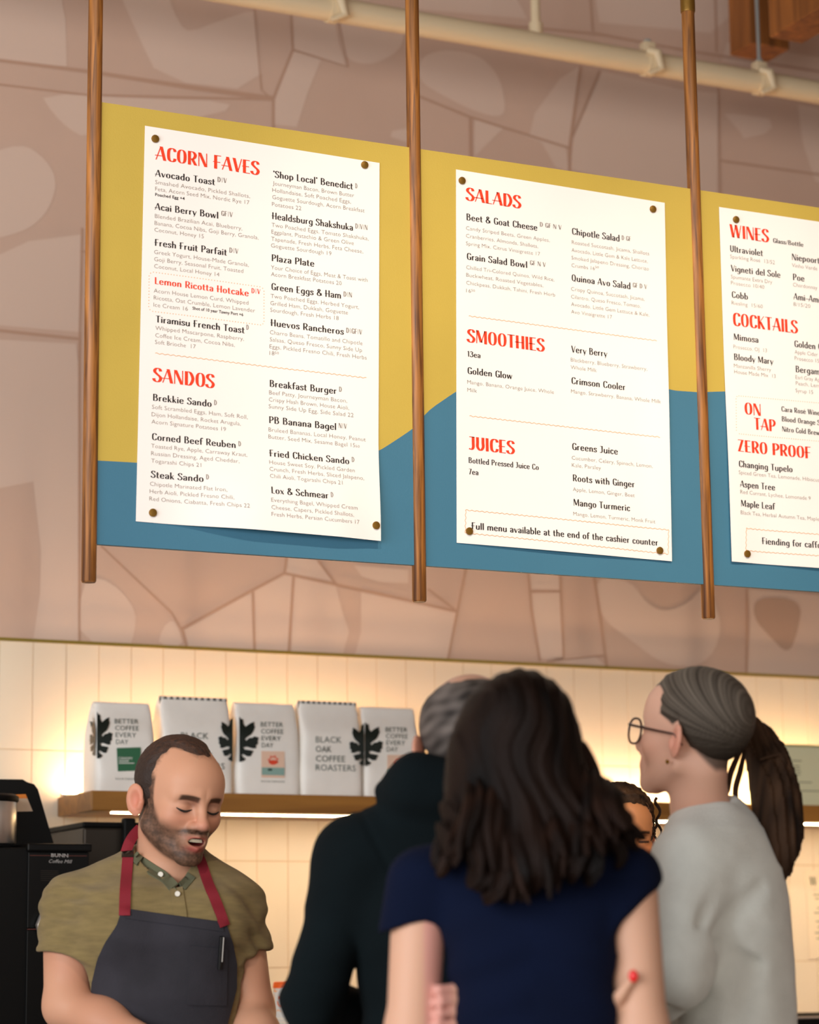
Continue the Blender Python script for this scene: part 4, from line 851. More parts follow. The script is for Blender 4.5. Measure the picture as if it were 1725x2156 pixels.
def surface(F, lo, hi, h):
    """naive surface nets of F(P) = 0 on a grid, evaluated only near the surface"""
    lo = np.asarray(lo, float); hi = np.asarray(hi, float); B = 6
    nb = np.ceil((hi-lo)/(h*B)).astype(int); n = nb*B+1
    cx = [lo[i]+h*B*(np.arange(nb[i])+.5) for i in range(3)]
    G = np.stack(np.meshgrid(*cx, indexing='ij'), -1).reshape(-1, 3).astype(f4)
    d = np.concatenate([F(G[i:i+200000]) for i in range(0, len(G), 200000)]).reshape(nb)
    act = np.abs(d) < h*B*1.25
    V = np.empty(n, f4); V[:] = 1
    V[:-1, :-1, :-1] = np.sign(d).repeat(B, 0).repeat(B, 1).repeat(B, 2)
    V[-1] = V[-2]; V[:, -1] = V[:, -2]; V[:, :, -1] = V[:, :, -2]
    m = np.zeros(n, bool); idx = np.argwhere(act)
    for i, j, k in idx: m[i*B:i*B+B+1, j*B:j*B+B+1, k*B:k*B+B+1] = True
    I = np.argwhere(m); Pt = (lo+I*h).astype(f4)
    vals = np.concatenate([F(Pt[i:i+200000]) for i in range(0, len(Pt), 200000)]) if len(Pt) else np.zeros(0, f4)
    V[m] = vals
    V[0] = np.maximum(V[0], h); V[-1] = np.maximum(V[-1], h); V[:, 0] = np.maximum(V[:, 0], h); V[:, -1] = np.maximum(V[:, -1], h); V[:, :, 0] = np.maximum(V[:, :, 0], h); V[:, :, -1] = np.maximum(V[:, :, -1], h)
    S = V < 0
    c = [S[i:n[0]-1+i, j:n[1]-1+j, k:n[2]-1+k] for i in (0, 1) for j in (0, 1) for k in (0, 1)]
    cnt = sum(x.astype(np.int8) for x in c); cell = (cnt > 0) & (cnt < 8); ci = np.argwhere(cell)
    ids = -np.ones(cell.shape, np.int64); ids[cell] = np.arange(len(ci))
    acc = np.zeros((len(ci), 3)); num = np.zeros(len(ci))
    for ax in range(3):
        o1, o2 = [a for a in range(3) if a != ax]
        for u in (0, 1):
            for v in (0, 1):
                A = ci.copy(); A[:, o1] += u; A[:, o2] += v; Bq = A.copy(); Bq[:, ax] += 1
                va = V[tuple(A.T)]; vb = V[tuple(Bq.T)]; x = (va < 0) != (vb < 0)
                t = np.where(x, va/(va-vb+1e-12), 0); p = A.astype(float); p[:, ax] += t
                acc += p*x[:, None]; num += x
    verts = lo+acc/np.maximum(num, 1)[:, None]*h
    quads = []
    for ax in range(3):
        o1, o2 = [(1, 2), (2, 0), (0, 1)][ax]
        sl0 = [slice(0, n[i]) for i in range(3)]; sl1 = list(sl0); sl0[ax] = slice(0, n[ax]-1); sl1[ax] = slice(1, n[ax])
        x = S[tuple(sl0)] != S[tuple(sl1)]; E = np.argwhere(x)
        ok = (E[:, o1] > 0) & (E[:, o2] > 0) & (E[:, o1] < n[o1]-1) & (E[:, o2] < n[o2]-1); E = E[ok]
        flip = S[tuple(E.T)]
        q = []
        for u, v in ((0, 0), (1, 0), (1, 1), (0, 1)):
            A = E.copy(); A[:, o1] -= 1-u; A[:, o2] -= 1-v; q.append(ids[tuple(A.T)])
        q = np.stack(q, 1); q[~flip] = q[~flip][:, ::-1]; quads.append(q)
    quads = np.concatenate(quads); quads = quads[(quads >= 0).all(1)]
    return verts, quads
def mesh_np(name, verts, quads, mats, parent=None, colr=None, mi=None):
    me = bpy.data.meshes.new(name); nv, nq = len(verts), len(quads)
    me.vertices.add(nv); me.vertices.foreach_set('co', np.asarray(verts, f4).ravel())
    me.loops.add(nq*4); me.loops.foreach_set('vertex_index', quads.ravel().astype(np.int32))
    me.polygons.add(nq); me.polygons.foreach_set('loop_start', np.arange(0, nq*4, 4, dtype=np.int32)); me.polygons.foreach_set('loop_total', np.full(nq, 4, np.int32))
    me.polygons.foreach_set('use_smooth', np.ones(nq, bool))
    for m in (mats if isinstance(mats, (list, tuple)) else [mats]): me.materials.append(m)
    if mi is not None: me.polygons.foreach_set('material_index', mi.astype(np.int32))
    me.update(calc_edges=True); me.validate()
    if colr is not None:
        a = me.color_attributes.new('Col', 'FLOAT_COLOR', 'POINT'); a.data.foreach_set('color', np.concatenate([colr, np.ones((nv, 1))], 1).astype(f4).ravel())
    return linkmesh(name, me, parent)
def rot(yaw=0, nod=0, tilt=0):
    """head attitude: yaw to viewer's right, nod forward, tilt towards viewer's right shoulder (degrees)"""
    y, n, t = (math.radians(a) for a in (yaw, nod, tilt))
    Rz = np.array([[math.cos(y), -math.sin(y), 0], [math.sin(y), math.cos(y), 0], [0, 0, 1]])
    Rx = np.array([[1, 0, 0], [0, math.cos(n), -math.sin(n)], [0, math.sin(n), math.cos(n)]])
    Ry = np.array([[math.cos(t), 0, math.sin(t)], [0, 1, 0], [-math.sin(t), 0, math.cos(t)]])
    return Ry@Rz@Rx
def headsdf(Q, kind='m', mouth=0., ears=True, lids=1.):
    """head in its own frame: face looks along -y, eyes at z 0, crown .118, chin -.117 (metres)"""
    w = 1.0 if kind == 'm' else .94; Q = Q.copy(); X = np.abs(Q[:, 0]); Qs = np.stack([X, Q[:, 1], Q[:, 2]], 1)
    d = ell(Qs, (0, .014, .034), (.077*w, .098, .084))
    d = smin(d, ell(Qs, (0, -.03, -.022), (.059*w, .058, .086)), .03)
    d = smin(d, ell(Qs, (0, -.052, .04), (.056*w, .04, .045)), .03)
    d = smin(d, cap(Qs, (.054*w, .004, -.058), (.014, -.072, -.101), .017, .015), .028)
    d = smin(d, sph(Qs, (0, -.079, -.1), .0165), .022)
    d = smin(d, sph(Qs, (.042*w, -.056, -.028), .0195), .03)
    d = smin(d, cap(Qs, (.008, -.086, .02), (.044*w, -.066, .016), .0105, .009), .016)
    d = smax(d, -ell(Qs, (.032, -.099, -.002), (.0205, .0235, .0135)), .016)
    d = smin(d, ell(Qs, (.032, -.0715, -.004), (.0155, .0125, .0125)), .007)
    d = smin(d, cap(Qs, (0, -.088, .01), (0, -.105, -.032), .0078, .0105), .012)
    d = smin(d, sph(Qs, (0, -.108, -.036), .0112), .009); d = smin(d, ell(Qs, (.0135, -.094, -.04), (.0088, .0115, .0085)), .007)
    d = smax(d, -ell(Qs, (.0065, -.104, -.0485), (.0042, .007, .004)), .004)
    d = smin(d, ell(Qs, (0, -.083, -.066), (.03, .0145, .026)), .016)
    o = mouth
    d = smin(d, cap(Qs, (0, -.0995, -.0605+o*.2), (.021, -.0885, -.0665+o*.1), .0052, .003), .006)
    d = smin(d, cap(Qs, (0, -.0985, -.0725-o), (.02, -.088, -.0695-o*.35), .0062, .003), .006)
    if mouth > 0: d = smax(d, -ell(Qs, (0, -.1, -.0655-o*.4), (.0185, .022, .0035+o*.62)), .003)
    else: d = smax(d, -ell(Qs, (0, -.106, -.0665), (.023, .012, .0012)), .004)
    if ears:
        Re = rot(0, 0, 0); a = math.radians(-34); Re = np.array([[math.cos(a), -math.sin(a), 0], [math.sin(a), math.cos(a), 0], [0, 0, 1]])
        b = math.radians(-12); Rt = np.array([[1, 0, 0], [0, math.cos(b), -math.sin(b)], [0, math.sin(b), math.cos(b)]]); Rr = Re@Rt
        e = ell(Qs, (.0865*w, .018, -.014), (.0065, .0195, .0325), Rr)
        e = smax(e, -ell(Qs, (.0945*w, .0115, -.012), (.0098, .0115, .02), Rr), .004)
        e = smin(e, cap(Qs, (.081*w, .004, -.016), (.082*w, .006, -.026), .0045, .004), .005)
        d = smin(d, e, .009)
    return d
def handsdf(P, wrist, R, curl=.6, s=1., mirror=1, spread=.06):
    """hand: palm runs along +x of its frame, thumb towards +y*mirror, palm faces -z"""
    Q = ((P-np.asarray(wrist, f4))@np.asarray(R, f4))/f4(s); Q = Q*np.array([1, mirror, 1], f4)
    d = ell(Q, (.048, 0, 0), (.052, .04, .0155)); d = smin(d, cap(Q, (-.02, 0, 0), (.03, 0, 0), .026, .026), .02)
    for i, (y, L) in enumerate(((.03, .072), (.0105, .081), (-.0095, .075), (-.0285, .06))):
        a = (.088-.004*abs(i-1), y, .002); sp = (1.2-i)*spread; seg = [L*.45, L*.31, L*.25]; p = np.array(a); ang = curl*.35; pts = [p]
        for q in seg:
            p = p+q*np.array([math.cos(ang)*math.cos(sp), math.sin(sp), -math.sin(ang)]); pts.append(p); ang += curl
        d = smin(d, chain(Q, pts, (.0098, .009, .0082, .007), .004), .006)
    t0 = np.array([.018, .03, -.004]); t1 = t0+np.array([.03, .026, -.008]); t2 = t1+np.array([.03, .008, -.01]); t3 = t2+np.array([.022, 0, -.008])
    d = smin(d, chain(Q, (t0, t1, t2, t3), (.0145, .0115, .0098, .0078), .006), .012)
    return d*f4(s)
def figure(px, py, Y, label, rz=0.):
    """empty on the floor; its frame has x to the viewer's right, y away from the photographer"""
    p = at(px, py, Y); az = math.atan2(p[0], p[1]); o = empty('person', (p[0], p[1], 0), -az+rz, label, 'person')
    Mi = np.array(xf(o)); e = (Mi@np.append(EYE, 1))[:3]
    def L(x, y, dy=0.):
        q = (Mi@np.append(at(x, y, Y), 1))[:3]; d = q-e; return e+d*((dy-e[1])/d[1])
    return o, L
def lin3(h): return np.array(lin(h)[:3])
def mixc(c, col2, t): return c*(1-t[:, None])+np.asarray(col2)[None]*t[:, None]
def legs(o, c, w, hipz, trouser, shoe, yaw=0., dep=.1):
    """trousers and shoes from the hips to the floor"""
    cx, cy = c; a = math.radians(yaw); ux, uy = math.cos(a), math.sin(a)
    def F(P):
        d = None
        for s in (-1, 1):
            hx, hy = cx+s*ux*w*.5, cy+s*uy*w*.5
            q = chain(P, [(hx, hy, hipz), (hx+s*.01*ux, hy+s*.01*uy-.01, .5), (hx+s*.015*ux, hy+s*.015*uy+.01, .06)], (.088, .066, .056), .04)
            d = q if d is None else smin(d, q, .03)
        d = smin(d, ell(P, (cx, cy, hipz+.02), (w*.84, dep*.95, .12)), .06)
        return smax(d, .035-P[:, 2], .01)+.003*waves(P, 28, 4)
    v, q = surface(F, (cx-.32, cy-.25, 0), (cx+.32, cy+.25, hipz+.2), .012); mesh_np('trousers', v, q, trouser, o)
    for s in (-1, 1):
        hx, hy = cx+s*ux*(w*.5+.015), cy+s*uy*(w*.5+.015); fx, fy = uy, -ux
        def G(P): return smax(smin(cap(P, (hx, hy, .045), (hx+fx*.14, hy+fy*.14, .032), .046, .038), sph(P, (hx, hy, .07), .048), .03), .001-P[:, 2], .006)
        v, q = surface(G, (hx-.22, hy-.22, 0), (hx+.22, hy+.22, .14), .008); mesh_np('shoe', v, q, shoe, o)
class Shrink:
    """drops points onto the given meshes along the view direction of a figure"""
    def __init__(s, obs):
        V, Fc = [], []
        for ob in obs:
            b = len(V); V += [tuple(v.co) for v in ob.data.vertices]; Fc += [tuple(b+i for i in p.vertices) for p in ob.data.polygons]
        s.t = BVHTree.FromPolygons(V, Fc)
    def y(s, x, z, side=-1, default=0.):
        h = s.t.ray_cast(Vector((x, side*3., z)), Vector((0, -side, 0)))
        return h[0].y if h[0] is not None else default
def patch(name, grid, thick, mat, parent, smooth=True):
    """sheet with thickness from a 2-D grid of points (front side towards -y of the figure)"""
    g = np.asarray(grid, float); a, b = g.shape[:2]; du = np.gradient(g, axis=0); dv = np.gradient(g, axis=1)
    nn = np.cross(du, dv); nn /= np.linalg.norm(nn, axis=2, keepdims=True)+1e-9
    if nn[..., 1].mean() > 0: nn = -nn
    back = g-nn*thick; mb = MB(); mb.v = [tuple(p) for p in g.reshape(-1, 3)]+[tuple(p) for p in back.reshape(-1, 3)]; o = a*b
    for i in range(a-1):
        for j in range(b-1):
            q = (i*b+j, (i+1)*b+j, (i+1)*b+j+1, i*b+j+1); mb.f.append(q); mb.f.append(tuple(o+k for k in q[::-1])); mb.m += [0, 0]
    ring = [i*b for i in range(a)]+[(a-1)*b+j for j in range(1, b)]+[i*b+b-1 for i in range(a-2, -1, -1)]+[j for j in range(b-2, 0, -1)]
    for k in range(len(ring)):
        p, q = ring[k], ring[(k+1) % len(ring)]; mb.f.append((q, p, o+p, o+q)); mb.m.append(0)
    ob = mb.build(name, mat, parent, True, world=False)
    bm = bmesh.new(); bm.from_mesh(ob.data); bmesh.ops.recalc_face_normals(bm, faces=bm.faces[:]); bm.to_mesh(ob.data); bm.free()
    return ob
# ------------------------------------------------------------------ the bearded barista
import time as _t
_T0 = _t.time()
M('skin', '#C99273', .5, attr='Col', sss=.12, bump=(350, .06), spec=.3); M('olive_shirt', '#83714A', .9, var=(26, .13), bump=(420, .5), stretch=(1, 1, 4.5), sheen=.1, spec=.2); M('olive_collar', '#5C5C45', .9, bump=(500, .3))
M('apron_cloth', '#29272E', .9, var=(14, .2), bump=(500, .35)); M('strap_red', '#7E1022', .8, bump=(600, .3)); M('button', '#D9D3C6', .4); M('hair_dark', '#2B1C14', .65, attr='Col', bump=(300, .6)); M('trouser_dark', '#23232A', .9); M('shoe_dark', '#151313', .6)
M('teeth', '#D8CDB4', .35); M('mouth_dark', '#5E1E1C', .5); M('lash', '#17100D', .7)
SK = lin3('#CB977A')
o, L = figure(372, 1700, 4.78, 'bearded barista in olive shirt and charcoal apron with red straps, looking down')
Rh = rot(31, 12, 4); hs = 1.04; hc = L(377, 1681, -.03)
H2 = lambda P: ((P-hc.astype(f4))@Rh.astype(f4))/f4(hs)            # figure frame -> head frame
h2 = lambda q: Rh@(np.asarray(q, float)*hs)+hc
nb0 = L(345, 1838, .03); sl, sr = L(150, 1914, .02), L(490, 1914, .03)
el, er = L(142, 2118, -.03), L(528, 2130, .0); wl, wr = L(330, 2205, -.19), L(560, 2260, -.17)
tor = [(.86, *L(345, 2156, .03)[:2], .165, .115), (1.02, *L(345, 2150, .03)[:2], .158, .118), (1.14, *L(345, 2060, .02)[:2], .165, .125), (1.26, *L(338, 1960, .03)[:2], .172, .12), (1.34, *L(335, 1900, .035)[:2], .165, .1), (1.39, *L(338, 1860, .04)[:2], .12, .07), (1.43, *L(340, 1840, .045)[:2], .07, .055)]
def torso(P, g=0.):
    T_ = [(z, x, y, a+g, b+g) for z, x, y, a, b in tor]; d = loft(P, T_, 2.3)
    d = smin(d, cap(P, nb0+[-.04, .02, -.01], sl+[.015, 0, .012], .05+g, .046+g), .05); d = smin(d, cap(P, nb0+[.04, .02, -.01], sr+[-.015, 0, .012], .05+g, .046+g), .05)
    d = smin(d, ell(P, L(262, 1945, -.065), (.085+g, .05+g, .07+g)), .05); d = smin(d, ell(P, L(425, 1950, -.06), (.085+g, .05+g, .07+g)), .05)
    return d
def neck(P): return smin(cap(P, h2((0, .03, -.05)), nb0+[.0, .015, .0], .058, .06), cap(P, h2((0, .0, -.075)), nb0+[.01, -.02, -.01], .04, .05), .03)
def body_head(P):
    Q = H2(P); d = headsdf(Q, 'm', .0075)*hs; d = smin(d, neck(P), .022); return smin(d, cap(P, nb0-[.09, 0, .03], nb0+[.09, 0, -.03], .045), .05)
vh, qh = surface(body_head, nb0+[-.15, -.2, -.06], hc+[.15, .2, .16], .0021)
def armsF(P):
    d = smin(chain(P, [sl, el, wl], (.058, .047, .029), .02), chain(P, [sr, er, wr], (.058, .047, .029), .02), .005)
    d = smin(d, ell(P, el*.6+wl*.4, (.048, .048, .048)), .03); d = smin(d, ell(P, er*.6+wr*.4, (.047, .047, .047)), .03)
    def fr(a, b):
        x = (b-a)/np.linalg.norm(b-a); z = np.array([0, 0, 1.])-x*x[2]; z /= np.linalg.norm(z); return np.stack([x, np.cross(z, x), z], 1)
    xl = np.array([.75, -.62, -.2]); xr = np.array([-.25, -.95, -.12])
    d = smin(d, handsdf(P, wl, fr(wl, wl+xl), .5, 1.02, 1), .015); d = smin(d, handsdf(P, wr, fr(wr, wr+xr), .5, 1.02, -1), .015)
    return d
lo = np.minimum.reduce([sl, el, wl, sr, er, wr])-.22; hi = np.maximum.reduce([sl, el, wl, sr, er, wr])+.12
va, qa = surface(armsF, lo, hi, .0042)
# skin colour: flushed cheeks and ears, lips, stubble, brows
Q = H2(vh.astype(f4)); ax = np.abs(Q[:, 0]); c = np.tile(SK, (len(vh), 1)); nz = waves(vh.astype(f4), 900, 2, 6)*.5+waves(vh.astype(f4), 300, 5)*.5
G = lambda p, r: np.exp(-(((np.stack([ax, Q[:, 1], Q[:, 2]], 1)-np.array(p))/np.array(r))**2).sum(1))
c = mixc(c, lin3('#BE7A62'), .55*G((.042, -.07, -.03), (.026, .05, .022))); c = mixc(c, lin3('#C87F6E'), .6*G((0, -.11, -.036), (.018, .025, .016))); c = mixc(c, lin3('#C9735F'), .7*G((.086, .016, -.014), (.014, .03, .035)))
jaw = ss(-.028, -.056, Q[:, 2]-.35*(Q[:, 1]+.02)*0-np.where(Q[:, 1] > -.05, .03*ss(-.06, -.005, Q[:, 1]), 0))
zj = -.055+(Q[:, 1]-.01)*.63; front = ss(.022, .008, Q[:, 1])*ss(zj-.034, zj-.016, Q[:, 2])*(ax < .077); side = ss(.066, .05, ax+.35*(Q[:, 2]+.06)*0)
cheek = G((.036, -.085, -.043), (.018, .04, .014))
burn = ss(.012, .004, np.abs(Q[:, 1]-.0+.012))*ss(.05, .06, ax)*ss(.05, .03, Q[:, 2])
mous = np.clip(G((.0, -.1, -.0535), (.03, .03, .0075))*3., 0, 1)*(Q[:, 2] > -.0605)
beard = np.clip(jaw*front*(1-.85*np.clip(cheek, 0, 1))*ss(-.135, -.118, Q[:, 2]-0*ax)+burn+mous, 0, 1)
beard *= 1-G((0, -.1, -.067), (.022, .02, .011))**.5*(np.abs(Q[:, 2]+.067) < .014)
beard *= 1-ss(.0, .03, -(Q[:, 1]+.055)*0+(-.112-Q[:, 2]))*ss(-.05, -.03, Q[:, 1])
c = mixc(c, lin3('#35281F'), np.clip(beard*(.86+.16*nz), 0, .93))
lip = (G((.0, -.1, -.0615), (.02, .02, .0042))+G((0, -.1, -.081), (.019, .02, .0065)))*(Q[:, 1] < -.082)
c = mixc(c, lin3('#A4534A'), np.clip(lip*1.3, 0, .85))
inm = (np.abs(Q[:, 2]+.0685) < .0075) & (ax < .018) & (Q[:, 1] > -.094) & (Q[:, 1] < -.07); c[inm] = lin3('#5A1C1A')
bz = .0145-((ax-.03)/.03)**2*.006; brow = ss(.0076, .0038, np.abs(Q[:, 2]-bz))*ss(.05, .043, ax)*ss(.009, .014, ax)*(Q[:, 1] < -.05)
c = mixc(c, lin3('#241812'), .9*brow); c = mixc(c, lin3('#8A5A48'), .6*G((.03, -.085, .004), (.018, .03, .005))); c = mixc(c, lin3('#7A4A3A'), .6*G((.016, -.085, .002), (.006, .03, .01))); c = mixc(c, lin3('#7E5040'), .45*G((.03, -.085, -.0155), (.017, .03, .005)))  # brows; shade of lid creases, sockets and under-eyes put into the skin colour
# hair scalp tint under the short hair
def hairreg(Q):
    x, y, z = np.abs(Q[:, 0]), Q[:, 1], Q[:, 2]
    yl = -.058+.05*ss(.012, .05, x)-.012*ss(.075, .1, z)*0+.03*ss(.05, .072, x)*0      # hairline on top, receding at the temples
    top = (y-yl)/.9
    low = (z-np.where(y > .02, -.062, np.interp(y, [-.03, -.012, .0, .02], [.06, .0, -.012, -.03])))
    return np.minimum(top+.55*(z-.085)*0, low)
reg = hairreg(Q); c = mixc(c, lin3('#2B1D15'), np.clip(ss(-.012, .012, reg+.006*nz)*(Q[:, 2] > -.075)*(ax < .08), 0, 1)*.95)
nvh = len(vh); ca = np.tile(SK, (len(va), 1)); ca = mixc(ca, lin3('#B5745A'), .35*ss(-.3, .6, waves(va.astype(f4), 20, 3)))
body = mesh_np('body', np.concatenate([vh, va]), np.concatenate([qh, qa+nvh]), MATS['skin'], o, np.concatenate([c, ca]))
def hairF(P):
    Q = H2(P); r = hairreg(Q)+.004*waves(Q, 260, 8); base = headsdf(Q, 'm', 0, False)
    th = .0062*ss(-.002, .022, r)*(.5+.5*ss(-.02, .06, Q[:, 2]))+.0007*waves(Q, 420, 3); return np.maximum(base-th, -r-.002)*hs
v, q = surface(hairF, hc-.16, hc+.17, .0026)
hcx = np.tile(lin3('#2A1B13'), (len(v), 1)); hcx = mixc(hcx, lin3('#5A3520'), .6*ss(.04, .11, H2(v.astype(f4))[:, 2])*(.5+.5*waves(v.astype(f4), 500, 9))); mesh_np('hair', v, q, MATS['hair_dark'], o, np.clip(hcx, .002, 1))
# mouth: upper teeth; lowered eyelids with lashes
mb = MB()
for i in range(-3, 4):
    x = i*.0052; p = [h2((x+dx, -.0925+.25*x*x/.02, zz)) for dx in (-.0025, .0025) for zz in (-.0695, -.0635)]; q_ = [h2((x+dx, -.088, zz)) for dx in (-.0025, .0025) for zz in (-.0695, -.0635)]
    b = len(mb.v); mb.v += [tuple(a) for a in p+q_]
    for fc_ in ((0, 1, 3, 2), (4, 6, 7, 5), (0, 4, 5, 1), (2, 3, 7, 6), (0, 2, 6, 4), (1, 5, 7, 3)): mb.f.append(tuple(b+k for k in fc_)); mb.m.append(0)
mb.build('teeth', MATS['teeth'], o, world=False)
shk = BVHTree.FromPolygons([tuple(v_) for v_ in vh], [tuple(f_) for f_ in qh])
def onface(x, z, lift=.0006):
    a, d_ = Vector(h2((x, -.3, z))), Vector(Rh@np.array([0, 1., 0])); h_ = shk.ray_cast(a, d_); return np.array(h_[0])-np.array(d_)*lift if h_[0] is not None else h2((x, -.085, z))
for s in (-1, 1):
    mb = MB(); mb.tube([onface(s*(.032+dx), -.0095-.0035*(1-(dx/.016)**2)+.0015*abs(dx)/.016) for dx in np.linspace(-.0155, .0165, 11)], [.0008, .0014, .0018, .0021, .0023, .0024, .0024, .0023, .002, .0016, .0009], 8); mb.build('eyelashes', MATS['lash'], o, True, False)
# shirt
axl = (el-sl)/np.linalg.norm(el-sl); axr = (er-sr)/np.linalg.norm(er-sr)
cl, cr_ = L(146, 2006, 0), L(508, 2010, .02); nl = np.array([-.04, 0, -1.]); nr = np.array([.22, 0, -1.])
def shirt(P):
    d = torso(P, .012)
    for a, ax_, s_, e_, cu, nn in ((0, axl, sl, el, cl, nl), (1, axr, sr, er, cr_, nr)):
        sv = cap(P, s_+[0, .0, -.005], s_+ax_*.2, .06, .074); sv = smax(sv, plane(P, cu, nn), .006)
        hem = plane(P, cu, nn); sv = sv+.0022*np.exp(-((hem+.015)/.0026)**2)
        d = smin(d, sv, .045)
        rr = ((P-s_)**2).sum(1); fold = np.sin((P@np.array([60, 20, 95], f4)*(1 if a else 1)+2*np.sin(P@np.array([18, 30, 9], f4))))
        d = d+.0042*fold*np.exp(-(((P-(s_*.6+e_*.4))/np.array([.09, .12, .11]))**2).sum(1))
    d = d+.003*waves(P, 40, 12)+.0018*np.sin(P[:, 2]*120+3*waves(P, 25, 5))*np.exp(-((P[:, 2]-1.3)/.09)**2)
    for s_, ax_, cu, nn in ((sl, axl, cl, nl), (sr, axr, cr_, nr)):
        d = smax(d, -smax(cap(P, s_+ax_*.08, s_+ax_*.3, .058, .066), -plane(P, cu-np.array(nn)/np.linalg.norm(nn)*.03, nn), .01), .004)
    d = smax(d, -cap(P, nb0+[.003, -.012, -.03], nb0+[.012, -.045, .12], .058, .074), .008)
    vx = np.abs(P[:, 0]-L(375, 1870, 0)[0]); vz = P[:, 2]-L(372, 1880, 0)[2]; vcut = smax(vx-np.clip(vz, 0, 1)*.42, P[:, 1]+.0, .004); d = smax(d, -smax(vcut, -vz, .004), .004)
    return smax(d, .9-P[:, 2], .02)
lo = np.array([sl[0]-.16, -.2, .88]); hi = np.array([sr[0]+.15, .24, nb0[2]+.1])
v, q = surface(shirt, lo, hi, .004); sho = mesh_np('shirt', v, q, MATS['olive_shirt'], o)
shr = Shrink([sho])
legs(o, tor[0][1:3], .16, .9, MATS['trouser_dark'], MATS['shoe_dark'])
# apron bib, straps, pocket
lft = lambda y: np.interp(y, [1915, 1950, 1985, 2020, 2070, 2110, 2156, 2260], [258, 246, 222, 205, 192, 188, 184, 180])
rgt = lambda y: np.interp(y, [1915, 1950, 1990, 2030, 2080, 2120, 2156, 2260], [468, 478, 492, 500, 500, 490, 480, 478])
rows, cols = 44, 40; grid = np.zeros((rows, cols, 3)); yy = np.zeros((rows, cols))
for i in range(rows):
    for j in range(cols):
        f_ = j/(cols-1); py = 1912+(2290-1912)*i/(rows-1)+30*f_*(1-i/(rows-1)); px = lft(py)+(rgt(py)-lft(py))*f_; p = L(px, py, -.1); grid[i, j] = p; yy[i, j] = shr.y(p[0], p[2], -1, .02)
for _ in range(8):
    y2 = yy.copy(); y2[1:-1] = np.minimum(yy[1:-1], (yy[:-2]+yy[2:])/2*.5+yy[1:-1]*.5); y2[:, 1:-1] = np.minimum(y2[:, 1:-1], (y2[:, :-2]+y2[:, 2:])/2*.5+y2[:, 1:-1]*.5); yy = y2
grid[..., 1] = yy-.008-.0025*np.sin(grid[..., 0]*38+1.2*np.sin(grid[..., 2]*16))
apr = patch('apron', grid, .004, MATS['apron_cloth'], o)
sap = Shrink([apr])
def ribbon(name, pts, wd, mat, sk, lift, parent, thick=.003, side=-1):
    c_ = catmull([L(*p[:2], -.1) for p in pts], 8); g = np.zeros((len(c_), 3, 3)); n = len(c_)
    for i, p in enumerate(c_):
        t = c_[min(i+1, n-1)]-c_[max(i-1, 0)]; t = t[[0, 2]]/np.hypot(t[0], t[2])
        for j, s in enumerate((-.5, 0, .5)):
            x, z = p[0]-t[1]*s*wd, p[2]+t[0]*s*wd; g[i, j] = (x, min(k.y(x, z, side, 9) for k in sk), z)
    y0 = g[:, 1, 1]; y0[y0 > 5] = np.nan; idx = np.arange(n); ok = ~np.isnan(y0); y0 = np.interp(idx, idx[ok], y0[ok])
    for _ in range(2): y0[1:-1] = (y0[:-2]+2*y0[1:-1]+y0[2:])/4
    yy_ = np.where(np.abs(g[..., 1]-y0[:, None]) < .02, g[..., 1], y0[:, None]); g[..., 1] = yy_-lift
    return patch(name, g, thick, mat, parent)
sk2 = Shrink([body]); skin_s = [shr, sap]
st = ribbon('strap', [(263, 1928), (264, 1880), (266, 1830), (268, 1795)], .0225, MATS['strap_red'], skin_s, .006, apr)
ys_ = shr.y(L(266, 1796, 0)[0], L(266, 1796, 0)[2])-.008; yn_ = nb0[1]-.012; gs_ = []
for k_, (a_, b_) in enumerate(zip(catmull([(254, 1792), (262, 1770), (273, 1752), (288, 1736)], 5), catmull([(278, 1790), (285, 1774), (294, 1761), (306, 1750)], 5))):
    y_ = ys_+(yn_-ys_)*(k_/15)**1.3; gs_.append([L(*(a_*(1-w_)+b_*w_), y_-.004*math.sin(math.pi*w_)) for w_ in (0, .33, .67, 1)])
patch('strap', gs_, .003, MATS['strap_red'], apr)
ribbon('buckle', [(266.5, 1800), (267, 1790), (268, 1781)], .024, MATS['dark_steel'], skin_s, .009, apr)
ribbon('strap', [(474, 1950), (458, 1905), (440, 1860), (426, 1815), (418, 1795)], .0205, MATS['strap_red'], skin_s, .006, apr)
ribbon('strap', [(303, 1738), (340, 1722), (390, 1740), (418, 1795)], .02, MATS['strap_red'], [shr, sk2], -.12, apr) if False else None
for nm_, pts_, wd_ in (('collar', [(280, 1797), (296, 1811), (322, 1829), (348, 1846), (366, 1866)], .021), ('collar', [(373, 1874), (384, 1864), (395, 1852), (404, 1840)], .019), ('placket', [(371, 1868), (375, 1895), (379, 1922), (381, 1945)], .026)):
    ribbon(nm_, pts_, wd_, MATS['olive_collar'] if nm_ == 'collar' else MATS['olive_shirt'], [shr] if pts_[0][0] > 370 else [shr, sk2], .004, o)
def flat(name, quad_, nu, nv, lift, mat, parent, sk):
    a, b, c_, d_ = [np.array(p, float) for p in quad_]; g = np.zeros((nu, nv, 3))
    for i in range(nu):
        for j in range(nv):
            u, w_ = i/(nu-1), j/(nv-1); p = (a*(1-w_)+b*w_)*(1-u)+(d_*(1-w_)+c_*w_)*u; q = L(p[0], p[1], -.1); g[i, j] = (q[0], min(k.y(q[0], q[2], -1, .05) for k in sk)-lift, q[2])
    return patch(name, g, .002, mat, parent)
flat('pocket', [(400, 1992), (480, 1998), (478, 2118), (394, 2116)], 14, 10, .0035, MATS['apron_cloth'], apr, [sap])
flat('bib_hem', [(268, 1908), (470, 1938), (471, 1962), (266, 1934)], 5, 24, .002, MATS['apron_cloth'], apr, [sap])
